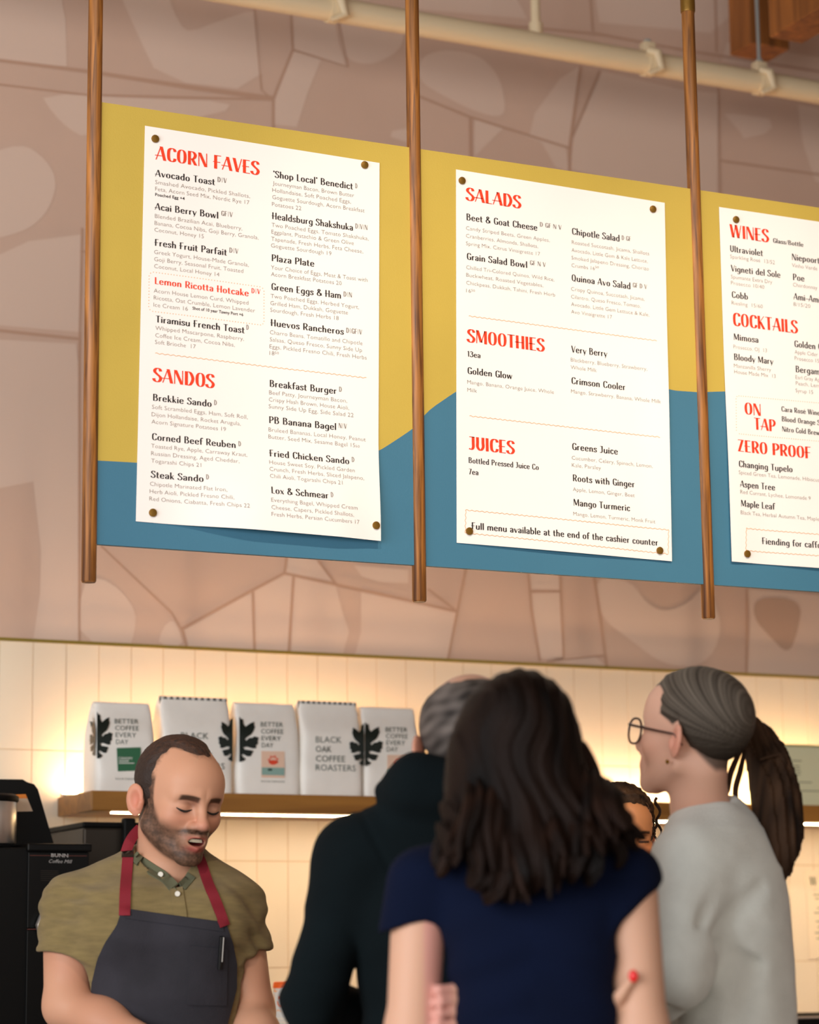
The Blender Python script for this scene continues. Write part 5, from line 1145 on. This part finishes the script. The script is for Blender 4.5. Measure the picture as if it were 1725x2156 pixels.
for px_, py_ in ((338, 1839), (374, 1882)):
    p = L(px_, py_, -.1); y_ = shr.y(p[0], p[2], -1, -.06); y_ = min(y_, sk2.y(p[0], p[2], -1, y_))-.009
    mb = MB(); b_ = [(p[0]+.0058*math.cos(t), y_, p[2]+.0058*math.sin(t)) for t in np.linspace(0, 2*math.pi, 16, False)]; f_ = [(x*.86+p[0]*.14, y_-.0025, z*.86+p[2]*.14) for x, _, z in b_]; mb.poly(f_)
    n = 16; bb = len(mb.v); mb.v += b_
    for j in range(n): mb.f.append((j, bb+j, bb+(j+1) % n, (j+1) % n)); mb.m.append(0)
    mb.build('button', MATS['button'], o, True, False)
M('pen_black', '#101214', .3)
w2 = lambda p: tuple(Matrix.LocRotScale(o.location, o.rotation_euler, o.scale) @ Vector(p))
pt_, pb_ = L(466, 1972, -.1), L(462, 2040, -.1); yp = sap.y(pt_[0], pt_[2])
pe = empty('pen', w2((pb_[0], yp-.008, pb_[2])), label='dark pen clipped in the pocket of the charcoal apron', cat='pen')
mb = MB(); mb.tube([w2((pb_[0], sap.y(pb_[0], pb_[2])-.008, pb_[2])), w2((pt_[0], yp-.010, pt_[2]))], .0045, 10); mb.build('barrel', MATS['pen_black'], pe, True)
mb = MB(); mb.tube([w2((pt_[0]+.004, yp-.017, pt_[2]-.002)), w2((pt_[0]+.001, yp-.016, pt_[2]-.05))], .0014, 6); mb.build('clip', MATS['chrome'], pe, True)
print('barista', round(_t.time()-_T0, 1))
# ------------------------------------------------------------------ the customers and the second member of staff
M('hoodie', '#081114', .95, var=(12, .1), bump=(420, .35), spec=.15); M('navy_tee', '#040D25', .95, var=(10, .1), bump=(420, .3), spec=.15); M('grey_sweater', '#D8D9D1', .95, var=(26, .05), bump=(380, .5), sheen=.3); M('black_tee', '#141416', .9); M('denim', '#27334A', .9, bump=(300, .3))
M('hair', '#201611', .55, attr='Col', bump=(420, .5), spec=.12); M('tortoise', '#3A1D16', .25, var=(60, .5)); M('gold', '#C9A24A', .25, 1.); M('elastic', '#08080C', .8); M('nail_red', '#E01B1B', .25); M('lens', '#FFFFFF', .03); MATS['lens'].node_tree.nodes['Principled BSDF'].inputs['Alpha'].default_value = .1
def head_of(o, hc, Rh, hs, kind, skin, neckpts, neckr, reg, hairbase, haircol, haircol2, th, res=.003, streak=None, cfun=None):
    """neck and head as one skin mesh, short or tied hair as a shell over the scalp"""
    A2 = lambda P: ((P-hc.astype(f4))@Rh.astype(f4))/f4(hs)
    def F(P):
        d = smin(headsdf(A2(P), kind)*hs, chain(P, neckpts, neckr, .02), .022); return d
    lo = np.minimum(hc-.15*hs, np.min(neckpts, 0)-.1); hi = np.maximum(hc+.16*hs, np.max(neckpts, 0)+.1)
    v, q = surface(F, lo, hi, res); Q = A2(v.astype(f4)); ax = np.abs(Q[:, 0]); c = np.tile(lin3(skin), (len(v), 1)); S3 = np.stack([ax, Q[:, 1], Q[:, 2]], 1)
    G = lambda p, r: np.exp(-(((S3-np.array(p))/np.array(r))**2).sum(1))
    c = mixc(c, lin3(skin)*np.array([1.0, .72, .66]), .6*G((.042, -.07, -.03), (.026, .05, .024))); c = mixc(c, lin3(skin)*np.array([1.0, .55, .5]), .7*G((.088, .016, -.014), (.014, .03, .035)))
    c = mixc(c, lin3('#A2493F'), np.clip(1.2*(G((0, -.1, -.0615), (.02, .02, .005))+G((0, -.1, -.072), (.019, .02, .006))), 0, .8))
    bz = .0195-((ax-.03)/.03)**2*.006; brow = ss(.005, .0024, np.abs(Q[:, 2]-bz))*ss(.05, .043, ax)*ss(.009, .014, ax)*(Q[:, 1] < -.05); c = mixc(c, lin3(hairbase), .9*brow)
    eye = ss(.004, .0022, np.abs(Q[:, 2]+.004))*ss(.0165, .012, np.abs(ax-.032))*(Q[:, 1] < -.06); c = mixc(c, lin3('#120C0A'), .9*eye)
    if reg is not None: c = mixc(c, lin3(hairbase), .9*ss(-.004, .01, reg(Q))*(ax < .08))
    hd = (v, q, c)
    if reg is not None:
        def Hf(P):
            Q = A2(P); r = reg(Q)+.003*waves(Q, 200, 8); t = th*ss(-.002, .025, r)
            if streak is not None: t = t+streak(Q)
            return np.maximum(headsdf(Q, kind, 0, False)-t, -r-.002)*hs
        vh, qh = surface(Hf, hc-.165*hs, hc+.175*hs, res); Qh = A2(vh.astype(f4)); n = .5+.5*waves(Qh*np.array([1, .35, 1], f4), 240, 5, 5) if cfun is None else cfun(Qh)
        hcx = np.clip(mixc(np.tile(lin3(haircol), (len(vh), 1)), lin3(haircol2), np.clip(n, 0, 1)), .001, 1); mesh_np('hair', vh, qh, MATS['hair'], o, hcx)
    return hd, A2, (lambda q: Rh@(np.asarray(q, float)*hs)+hc)
def skinmesh(o, parts, name='body'):
    V, Qd, C_, b = [], [], [], 0
    for v, q, c in parts: V.append(v); Qd.append(q+b); C_.append(c); b += len(v)
    return mesh_np(name, np.concatenate(V), np.concatenate(Qd), MATS['skin'], o, np.concatenate(C_))
def frame_x(x, up=(0, 0, 1)):
    x = np.array(x, float); x /= np.linalg.norm(x); z = np.array(up, float); z = z-x*(z@x); z /= np.linalg.norm(z); return np.stack([x, np.cross(z, x), z], 1)
# --- man in the dark hooded sweatshirt
o, L = figure(930, 1750, 3.78, 'balding man seen from behind in a dark green hooded sweatshirt')
hc = L(990, 1574, .01); Rh = rot(186, 4, 0); nb = L(968, 1690, .0)
def reg(Q):
    x, y, z = np.abs(Q[:, 0]), Q[:, 1], Q[:, 2]; band = z-np.where(y > .03, -.058, np.interp(y, [-.03, -.012, .0, .03], [.05, .0, -.012, -.03]))
    return np.minimum(np.minimum(band, (.098-.02*ss(.0, .06, y)*0-z)*.8), y+.035)
hd, A2, h2_ = head_of(o, hc, Rh, 1.05, 'm', '#C9967C', [hc+[0, -.02, -.07], nb+[0, .02, 0]], (.06, .064), reg, '#4A423D', '#2E2926', '#6F655F', .008)
sl, el, wl = L(748, 1802, .0), L(654, 2112, -.03), L(790, 2140, .2); sr, er, wr = L(1140, 1802, .0), L(1224, 2118, -.03), L(1090, 2140, .2)
xh = np.array([.7, .5, -.1])
def Fh(P): return smin(smin(handsdf(P, wl, frame_x((.85, .45, -.1)), .7, 1, -1), handsdf(P, wr, frame_x((-.85, .45, -.1)), .7, 1, 1), .002), smin(chain(P, [nb, sl, el, wl], (.05, .045, .04, .026), .02), chain(P, [nb, sr, er, wr], (.05, .045, .04, .026), .02), .02), .01)
vv, qq = surface(Fh, np.minimum.reduce([sl, el, wl])-.12, np.maximum.reduce([sr, er, wr, nb])+[.12, .22, .1], .006)
skinmesh(o, [hd, (vv, qq, np.tile(lin3('#C9967C'), (len(vv), 1)))])
C0 = L(945, 1900, .02)
tor2 = [(.84, C0[0], .03, .17, .115), (1.0, C0[0], .03, .15, .115), (1.15, C0[0], .025, .149, .12), (1.28, C0[0], .02, .18, .12), (1.37, C0[0], .02, .17, .1), (1.43, C0[0]+.01, .02, .12, .075), (1.49, nb[0], .01, .075, .062)]
def hood(P):
    d = loft(P, tor2, 2.3)
    for s_, e_, w_ in ((sl, el, wl), (sr, er, wr)):
        d = smin(d, cap(P, nb+[(-.05 if s_[0] < nb[0] else .05), .0, -.03], s_, .062, .066), .05)
        m_ = s_*.62+e_*.38; d = smin(d, cap(P, s_, m_, .066, .062), .03); d = smin(d, chain(P, [m_, e_, w_], (.058, .047, .036), .02), .005)
    d = smin(d, ell(P, L(915, 1672, -.045), (.088, .07, .05)), .03)          # slack hood on the shoulders
    d = smin(d, cap(P, L(806, 1664, -.04), L(880, 1640, -.075), .013, .034), .02)
    d = smin(d, cap(P, L(880, 1640, -.075), L(1060, 1650, -.07), .034, .034), .035)
    d = smin(d, cap(P, L(1060, 1650, -.07), L(1110, 1690, -.02), .034, .02), .03)
    d = smax(d, -cap(P, nb+[.01, .03, .0], hc+[0, .0, -.02], .05, .075), .02)
    seam = np.abs(plane(P, L(800, 1790, 0), (.83, 0, .42))); d = d+.003*np.exp(-(seam/.006)**2)*(P[:, 2] < 1.46)*(P[:, 2] > 1.3)*(P[:, 0] < C0[0])
    d = d+.004*waves(P, 30, 7)+.0025*np.sin(P[:, 2]*85+2.5*waves(P, 16, 3))*np.exp(-((P[:, 2]-1.12)/.09)**2)
    return smax(d, .84-P[:, 2], .02)
v, q = surface(hood, (sl[0]-.18, -.26, .82), (sr[0]+.18, .4, nb[2]+.14), .0052); mesh_np('hooded_sweatshirt', v, q, MATS['hoodie'], o)
legs(o, (C0[0], .03), .17, .86, MATS['denim'], MATS['shoe_dark'], 180)
# --- woman with long dark hair in the navy T-shirt
o, L = figure(1095, 1750, 3.3, 'woman seen from behind with long dark wavy hair and a navy T-shirt')
hc = L(1098, 1588, .0); Rh = rot(178, 2, 0); nb = L(1105, 1770, .0)
hd, A2, h2_ = head_of(o, hc, Rh, .97, 'f', '#D2A184', [hc+[0, -.02, -.07], nb+[0, .02, 0]], (.05, .055), None, '#1C120D', '#150D0A', '#3B2418', .01, .004)
sl, el = L(886, 1862, .01), L(868, 2172, .0); sr, er = L(1324, 1858, .01), L(1352, 2172, .0); wl, wr = L(1010, 2190, .21), L(1190, 2200, .22)
def Fa(P):
    d = smin(chain(P, [sl, el, wl], (.043, .0385, .026), .02), chain(P, [sr, er, wr], (.043, .0385, .026), .02), .004)
    for i in range(4):      # fingertips of the folded arms showing at both sides
        y = 2082+i*25; d = np.minimum(d, chain(P, [L(1000, y+4, .03), L(958, y, -.015), L(928-abs(i-1.2)*4, y+2, -.03), L(910+abs(i-1.4)*7, y+5, -.022)], (.0084, .0082, .0078, .0066), .004))
    d = np.minimum(d, chain(P, [L(1290, 2140, -.01), L(1305, 2098, -.035), L(1332, 2058, -.045)], (.0095, .0088, .0072), .005))
    d = smin(d, cap(P, wl, wl+[.09, .0, .03], .027, .03), .02); d = smin(d, cap(P, wr, wr+[-.1, .0, .03], .027, .03), .02)
    return d
lo = np.minimum.reduce([sl, el, wl, wr])-.1; hi = np.maximum.reduce([sr, er, wl, wr])+.1
vv, qq = surface(Fa, lo, hi, .004); ca = np.tile(lin3('#CFA085'), (len(vv), 1)); ca = mixc(ca, lin3('#D3948A'), ss(L(970, 2100, 0)[0]+.004, L(940, 2100, 0)[0], vv[:, 0])*ss(L(890, 2100, 0)[0], L(902, 2100, 0)[0], vv[:, 0])*(vv[:, 1] < .02)*.8)
bd = skinmesh(o, [hd, (vv, qq, ca)])
p = L(1334, 2055, -.0525); v, q = surface(lambda P: ell(P, p, (.0075, .0045, .0095)), p-.02, p+.02, .0018); mesh_np('painted_nail', v, q, MATS['nail_red'], o)
tor3 = [(.84, *L(1135, 2156, .02)[:2], .16, .11), (1.0, *L(1132, 2156, .02)[:2], .128, .1), (1.1, *L(1130, 2120, .02)[:2], .124, .098), (1.2, *L(1122, 2020, .02)[:2], .134, .102), (1.29, *L(1112, 1930, .02)[:2], .148, .1), (1.35, *L(1106, 1850, .02)[:2], .142, .08), (1.395, *L(1104, 1800, .02)[:2], .08, .055)]
cl, cr_ = L(878, 1945, 0), L(1345, 1894, 0); nl = np.array([.22, 0, -1.]); nr = np.array([.62, 0, -.78])
axl = (el-sl)/np.linalg.norm(el-sl); axr = (er-sr)/np.linalg.norm(er-sr)
def tee(P):
    d = loft(P, tor3, 2.4)
    for s_, ax_, cu, nn, sx in ((sl, axl, cl, nl, -1), (sr, axr, cr_, nr, 1)):
        d = smin(d, cap(P, nb+[sx*.05, .01, -.035], s_+[-sx*.006, 0, .008], .045, .044), .04)
        d = smin(d, smax(cap(P, s_, s_+ax_*.13+[sx*.012, 0, 0], .05, .0535), plane(P, cu, nn), .006), .03)
    d = d+.003*waves(P, 34, 21)+.003*np.sin((P[:, 2]+.4*np.abs(P[:, 0]-tor3[3][1]))*75+2*waves(P, 14, 3))*np.exp(-((P[:, 2]-1.16)/.1)**2)
    for s_, ax_, cu, nn in ((sl, axl, cl, nl), (sr, axr, cr_, nr)): d = smax(d, -smax(cap(P, s_+ax_*.07, s_+ax_*.3, .043, .0475), -plane(P, cu-nn/np.linalg.norm(nn)*.025, nn), .008), .003)
    d = smax(d, -cap(P, nb+[0, .0, .0], nb+[0, .0, .1], .06, .07), .01)
    return smax(d, .86-P[:, 2], .02)
v, q = surface(tee, (sl[0]-.12, -.18, .84), (sr[0]+.14, .2, nb[2]+.08), .0045); mesh_np('tee_shirt', v, q, MATS['navy_tee'], o)
legs(o, tor3[0][1:3], .15, .86, MATS['denim'], MATS['shoe_dark'], 180)
hl = [(1425, 1082, 1122, .03, .0), (1436, 1030, 1152, .062, .005), (1470, 985, 1188, .096, .005), (1530, 955, 1214, .112, .0), (1590, 942, 1230, .112, -.004), (1650, 936, 1250, .1, -.02), (1705, 930, 1284, .078, -.05), (1755, 938, 1306, .06, -.075), (1800, 948, 1280, .05, -.098), (1845, 960, 1240, .04, -.116), (1885, 1010, 1180, .028, -.122)]
LV = []
for py, x0, x1, hd_, cy in hl:
    a, b = L(x0, py, cy), L(x1, py, cy); LV.append((a[2], (a[0]+b[0])/2, cy, (b[0]-a[0])/2, hd_))
LV = LV[::-1]
def strands(P, k=210, a=.003):
    u = P[:, 0]+.35*P[:, 1]+.012*np.sin(P[:, 2]*22)+.006*np.sin(P[:, 2]*47+P[:, 0]*30); return a*(np.sin(u*k+2*np.sin(P[:, 2]*9))+.6*np.sin(u*k*2.3+1+3*np.sin(P[:, 2]*7)))
def longhair(P):
    low = ss(1.5, 1.3, P[:, 2]); d = loft(P, LV, 2.05)+strands(P)*(.5+1.4*low)+.009*low*np.sin(P[:, 0]*62+2.5*np.sin(P[:, 2]*17+P[:, 0]*11))
    Qh = A2(P); return smin(d, np.maximum(headsdf(Qh, 'f', 0, False)*.97-.013, -(Qh[:, 1]+.03+.3*Qh[:, 2]))+strands(P)*.5, .02)
v, q = surface(longhair, (LV[0][1]-.24, -.2, LV[0][0]-.03), (LV[0][1]+.26, .16, LV[-1][0]+.02), .0034)
def haircolor(v, c1, c2, k=120, s=5):
    n = np.clip(.5+.6*waves(v.astype(f4)*np.array([1, 1, .12], f4), k, s, 6), 0, 1); return np.clip(mixc(np.tile(lin3(c1), (len(v), 1)), lin3(c2), n), .001, 1)
hco = mesh_np('long_hair', v, q, MATS['hair'], o, haircolor(v, '#070403', '#1C0F09'))
rg = random.Random(5); locks = MB()
def lock(mbx, pts, r):
    c_ = catmull(pts, 7); n = len(c_); mbx.tube(c_, [r*math.sin(math.pi*(.03+.95*i/(n-1)))**.8+.0005 for i in range(n)], 7)
for i in range(64):
    px = 940+(1325-940)*(i+rg.random())/64; top = rg.uniform(1600, 1700); dz = -.07-.05*rg.random()
    e = px-1105; bot = 1900-abs(e)**1.12*.42+rg.uniform(-45, 25); bot = max(bot, 1745 if e > 0 else 1785)
    w = rg.uniform(6, 16); ph = rg.uniform(0, 6)
    lock(locks, [L(1105+e*(.82+.22*t*(1 if e > 0 else .6))+w*math.sin(ph+t*6.5)*t, top+(bot-top)*t, dz-.05*t+.05*(1-t)**3) for t in (0, .2, .4, .6, .8, 1)], rg.uniform(.006, .012))
for pts in ([(1270, 1690, -.05), (1310, 1730, -.055), (1338, 1752, -.06), (1362, 1768, -.055)], [(1262, 1660, -.04), (1300, 1712, -.05), (1322, 1760, -.06), (1345, 1790, -.05)], [(1250, 1700, -.06), (1290, 1760, -.07), (1310, 1800, -.07), (1300, 1830, -.07)], [(1228, 1560, 0), (1246, 1610, 0), (1262, 1660, -.01), (1290, 1700, -.02)], [(952, 1720, -.05), (930, 1770, -.06), (922, 1815, -.07), (940, 1842, -.07)], [(960, 1750, -.06), (945, 1800, -.08), (930, 1835, -.08), (918, 1842, -.08)]):
    lock(locks, [L(*p) for p in pts], .011)
ob = locks.build('hair_locks', MATS['hair'], o, True, False); vv = np.array([x.co for x in ob.data.vertices]); a = ob.data.color_attributes.new('Col', 'FLOAT_COLOR', 'POINT'); a.data.foreach_set('color', np.concatenate([haircolor(vv, '#070403', '#24140C', 160, 8), np.ones((len(vv), 1))], 1).astype(f4).ravel())
# --- woman with ponytail and glasses in the pale grey sweater
o, L = figure(1500, 1700, 3.8, 'woman with glasses and a long ponytail in a pale grey sweater')
hc = L(1459, 1545, .0); Rh = rot(-122, -13, -3); nb = L(1480, 1716, .03); hs = 1.0
def reg(Q):
    x, y, z = np.abs(Q[:, 0]), Q[:, 1], Q[:, 2]; yl = -.076+.042*ss(.02, .066, x)
    low = z-np.interp(y, [-.03, .0, .012, .03, .07, .1], [.03, .012, .022, -.02, -.062, -.05]); return np.minimum(y-yl+.35*(z-.08)*(z > .08)*0, low)
def tang(Q): return np.arctan2(Q[:, 2]+.012, .135-Q[:, 1])+.25*np.abs(Q[:, 0])
def strk(Q): return .0005*np.sin(tang(Q)*46+2*np.sin(tang(Q)*17))+.0003*np.sin(tang(Q)*120)
def gcol(Q): a = tang(Q); return np.clip((.42+.26*np.sin(a*23+1.5*np.sin(a*9))*np.sin(a*57+1)+.15*np.sin(a*140))*ss(-.05, .06, Q[:, 2])+.1, 0, 1)
hd, A2, h2_ = head_of(o, hc, Rh, hs, 'f', '#D8A890', [hc+Rh@np.array([0, .028, -.06]), nb+[-.005, .0, .02], nb+[.0, .01, -.04]], (.046, .05, .06), reg, '#4A3F37', '#1E1610', '#756A5E', .0075, .0028, strk, gcol)
S_ = L(1462, 1815, -.085); E_2 = L(1428, 2050, -.15); W_2 = L(1372, 2120, -.02); S2 = L(1505, 1800, .13); E2 = L(1470, 2050, .16); W2_ = L(1400, 2110, .1)
def Fhd(P): return smin(np.minimum(handsdf(P, W_2, frame_x((-.85, .45, .1)), .6, .92, 1), handsdf(P, W2_, frame_x((-.85, -.2, .1)), .6, .92, -1)), np.minimum(chain(P, [nb, S_, E_2, W_2], (.045, .042, .036, .025), .02), chain(P, [nb, S2, E2, W2_], (.045, .042, .036, .025), .02)), .01)
lo = np.minimum.reduce([W_2, W2_, E_2])-.2; hi = np.maximum.reduce([S_, S2, nb])+.12
vv, qq = surface(Fhd, lo, hi, .006); skinmesh(o, [hd, (vv, qq, np.tile(lin3('#D8A890'), (len(vv), 1)))])
# --- glasses
gl = MB()
for s in (-1, 1):
    pts = [h2_((s*.0345+.0265*math.copysign(abs(math.cos(t))**.85, math.cos(t)), -.109+abs(s*.0345+.0265*math.cos(t))*.16, -.008+.0235*math.copysign(abs(math.sin(t))**.85, math.sin(t)))) for t in np.linspace(0, 2*math.pi, 29)]
    gl.tube(pts, .0021, 8)
    gl.tube([h2_((s*.0605, -.1, .004)), h2_((s*.071, -.085, .003)), h2_((s*.078, -.03, .0)), h2_((s*.08, .012, -.002)), h2_((s*.078, .03, -.02))], [.0028, .0026, .0022, .002, .0018], 8)
gl.tube([h2_((-.009, -.108, -.002)), h2_((0, -.11, .001)), h2_((.009, -.108, -.002))], .002, 8)
g = gl.build('eyeglasses', MATS['tortoise'], o, True, False)
for s in (-1, 1):
    mb = MB(); mb.poly([h2_((s*.0345+.0255*math.cos(t), -.1088+abs(s*.0345+.0255*math.cos(t))*.16, -.008+.0225*math.sin(t))) for t in np.linspace(0, 2*math.pi, 24, False)]); mb.build('lens', MATS['lens'], g, False, False)
for s in (1, -1):
    mb = MB(); e = h2_((s*.0835, .006, -.053)); mb.tube([e+[0, 0, .004], e, e-[0, 0, .004]], [.002, .0042, .002], 10); mb.build('earring', MATS['gold'], o, True, False)
# --- ponytail
pt = [L(1560, 1535, .09), L(1590, 1548, .1), L(1618, 1600, .09), L(1634, 1680, .05), L(1640, 1760, .02), L(1632, 1815, .0), L(1634, 1842, .0)]; pr = [.018, .017, .029, .036, .034, .021, .008]
cc_ = catmull(pt, 5); rr_ = np.interp(np.linspace(0, 1, len(cc_)), np.linspace(0, 1, len(pr)), pr)
def pony(P):
    d = chain(P, cc_, rr_, .02); u = P[:, 0]*.9+P[:, 1]*.5+.01*np.sin(P[:, 2]*19); return d+.003*np.sin(u*330+2*np.sin(P[:, 2]*12))+.0018*np.sin(u*800)
v, q = surface(pony, np.min(cc_, 0)-.06, np.max(cc_, 0)+.06, .0034); mesh_np('ponytail', v, q, MATS['hair'], o, haircolor(v, '#1D130D', '#4A3424', 150, 4))
locks = MB()
for k in range(22):
    a = rg.uniform(0, 6.28); r = rg.uniform(.5, 1.0); off = np.array([math.cos(a), math.sin(a), 0]); n0 = rg.choice((5, 8, 10)); seq = [cc_[j]+off*rr_[j]*r for j in range(n0, len(cc_), 4)]
    seq.append(cc_[-1]+np.array([rg.uniform(-.012, .02), 0, rg.uniform(-.03, .03)])); lock(locks, seq, rg.uniform(.003, .006))
for pts in ([(1622, 1790, 0), (1640, 1815, 0), (1655, 1812, 0), (1676, 1806, 0)], [(1630, 1800, 0), (1645, 1830, 0), (1650, 1838, 0), (1660, 1832, 0)], [(1600, 1600, .03), (1640, 1590, .05), (1652, 1610, .05), (1645, 1625, .05)], [(1575, 1555, .06), (1560, 1620, .05), (1550, 1680, .04), (1585, 1760, .02)], [(1570, 1560, .07), (1540, 1625, .05), (1535, 1670, .04)]): lock(locks, [L(*p) for p in pts], .0055)
ob = locks.build('ponytail_locks', MATS['hair'], o, True, False); vv = np.array([x.co for x in ob.data.vertices]); a = ob.data.color_attributes.new('Col', 'FLOAT_COLOR', 'POINT'); a.data.foreach_set('color', np.concatenate([haircolor(vv, '#1D130D', '#503826', 160, 8), np.ones((len(vv), 1))], 1).astype(f4).ravel())
mb = MB(); c0 = (cc_[2]+cc_[3])/2; tv = cc_[5]-cc_[1]; fx = frame_x(tv); mb.tube([c0+fx[:, 1]*.0175*math.cos(t)+fx[:, 2]*.0175*math.sin(t) for t in np.linspace(0, 2*math.pi, 21)], .0062, 8); mb.build('hair_tie', MATS['elastic'], o, True, False)
# --- sweater
tor4 = [(.84, *L(1552, 2156, .03)[:2], .115, .15), (1.0, *L(1552, 2156, .03)[:2], .106, .145), (1.12, *L(1552, 2100, .03)[:2], .106, .145), (1.25, *L(1545, 1980, .03)[:2], .107, .15), (1.36, *L(1528, 1860, .03)[:2], .105, .15), (1.43, *L(1505, 1780, .03)[:2], .088, .13), (1.47, *L(1488, 1730, .03)[:2], .066, .085)]
def sweater(P):
    d = loft(P, tor4, 2.2)
    d = smin(d, cap(P, nb+[.01, -.04, -.03], S_, .05, .066), .05); d = smin(d, cap(P, nb+[.02, .06, -.03], S2, .05, .066), .05)
    d = smin(d, cap(P, nb+[.045, .01, -.0], nb+[.075, .01, -.07], .03, .05), .04)
    d = smin(d, chain(P, [S_, E_2], (.069, .064), .03), .025); d = smin(d, chain(P, [E_2, W_2], (.06, .042), .02), .012); d = smin(d, chain(P, [S2, E2, W2_], (.066, .058, .042), .03), .03)
    fold = lambda a, b, r, dep: dep*np.exp(-(np.maximum(cap(P, a, b, 0), 0)/r)**2)
    d = d+fold(L(1435, 1995, -.16), L(1520, 1990, -.14), .010, .02)+fold(L(1520, 1990, -.14), L(1590, 2030, -.1), .010, .018)+fold(L(1440, 1985, -.17), L(1525, 1870, -.17), .014, .012)+fold(L(1500, 1965, -.15), L(1605, 1870, -.1), .014, .011)+fold(L(1438, 2000, -.18), L(1415, 2110, -.16), .012, .016)+fold(L(1590, 2040, -.1), L(1560, 2156, -.12), .02, .008)
    d = d+.0035*waves(P, 24, 31)+.0015*waves(P, 60, 6)
    d = smax(d, -cap(P, nb+[-.012, -.0, -.02], hc+[0, .0, -.03], .056, .07), .015)
    return smax(d, .88-P[:, 2], .02)
lo = np.minimum.reduce([S_, E_2, W_2, S2, E2, W2_])-[.1, .12, 0]; lo[2] = .85; v, q = surface(sweater, lo, (tor4[0][1]+.2, .3, nb[2]+.08), .0048); mesh_np('sweater', v, q, MATS['grey_sweater'], o)
legs(o, tor4[0][1:3], .14, .86, MATS['denim'], MATS['shoe_dark'], -60)
# --- second member of staff, mostly hidden
o, L = figure(1308, 1800, 5.0, 'member of staff with dark curly hair half hidden behind the navy T-shirt')
hc = L(1310, 1760, .0); Rh = rot(16, 10, 0); nb = L(1303, 1905, .03)
def reg(Q):
    x, y, z = np.abs(Q[:, 0]), Q[:, 1], Q[:, 2]; yl = -.072+.03*ss(.02, .07, x)+.09*ss(.085, .06, z)*ss(.03, .0, x)
    return np.minimum(np.minimum(y-np.where(z > .06, -.075+.03*ss(.03, .07, x)+.5*np.clip(.095-z, 0, 1), -.02+.2*np.clip(.06-z, 0, 1)), z+.08), .2)
hd, A2, h2_ = head_of(o, hc, Rh, .96, 'f', '#B87A4F', [hc+[0, .03, -.06], nb, nb+[0, .02, -.05]], (.047, .05, .06), reg, '#241610', '#1B110C', '#46301F', .012, .003, lambda Q: .003*waves(Q, 330, 4))
def Fa(P): return np.minimum(chain(P, [L(1180, 2010, .03), L(1160, 2220, .02), L(1230, 2270, -.15)], (.045, .038, .026)), chain(P, [L(1425, 2010, .03), L(1450, 2220, .02), L(1390, 2270, -.15)], (.045, .038, .026)))
vv, qq = surface(Fa, L(1140, 2290, .1)-[.1, .35, .05], L(1470, 2000, .1)+.1, .006); skinmesh(o, [hd, (vv, qq, np.tile(lin3('#B87A4F'), (len(vv), 1)))])
C5 = L(1303, 2000, .04)
def tee5(P):
    d = loft(P, [(.86, C5[0], .04, .15, .1), (1.1, C5[0], .04, .135, .1), (1.24, C5[0], .04, .15, .1), (1.3, C5[0], .04, .13, .08), (1.36, nb[0], .03, .07, .055)], 2.3)
    for p in (L(1180, 2000, .03), L(1425, 2000, .03)): d = smin(d, cap(P, nb+[0, 0, -.04], p, .045, .05), .04); d = smin(d, cap(P, p, p+[0, 0, -.14], .052, .056), .03)
    return smax(smax(d, .86-P[:, 2], .02), -cap(P, nb, nb+[0, -.02, .1], .055, .07), .01)+.003*waves(P, 30, 3)
v, q = surface(tee5, (C5[0]-.3, -.15, .84), (C5[0]+.3, .22, nb[2]+.05), .007); mesh_np('tee_shirt', v, q, MATS['black_tee'], o)
legs(o, (C5[0], .04), .15, .86, MATS['trouser_dark'], MATS['shoe_dark'])
locks = MB()
for k in range(46):
    a = math.radians(rg.uniform(-150, 150)); z0 = rg.uniform(.0, .1); r0 = .07+.015*rg.random(); base = np.array([r0*math.sin(a)*.98, .02+r0*math.cos(a)*1.15, z0])
    if base[1] < -.03: continue
    n = 16; pts = [h2_(base+np.array([.006*math.sin(t*.9+k), .006*math.cos(t*.9+k), -.007*t])+np.array([math.sin(a), math.cos(a), 0])*(.012+.0006*t)) for t in range(n)]; locks.tube(pts, [.0035*(1-.7*i/n) for i in range(n)], 6)
for px0, py0, px1, py1, w in ((1360, 1690, 1374, 1742, 4), (1374, 1742, 1368, 1775, 5), (1366, 1725, 1378, 1768, 6), (1352, 1684, 1372, 1712, 3)):
    n = 14; locks.tube([L(px0+(px1-px0)*t/n+w*math.sin(t*.8), py0+(py1-py0)*t/n, -.05) for t in range(n+1)], .0016, 6)
ob = locks.build('curls', MATS['hair'], o, True, False); vv = np.array([x.co for x in ob.data.vertices]); a = ob.data.color_attributes.new('Col', 'FLOAT_COLOR', 'POINT'); a.data.foreach_set('color', np.concatenate([haircolor(vv, '#1B110C', '#4A301E', 160, 8), np.ones((len(vv), 1))], 1).astype(f4).ravel())
print('people', round(_t.time()-_T0, 1))
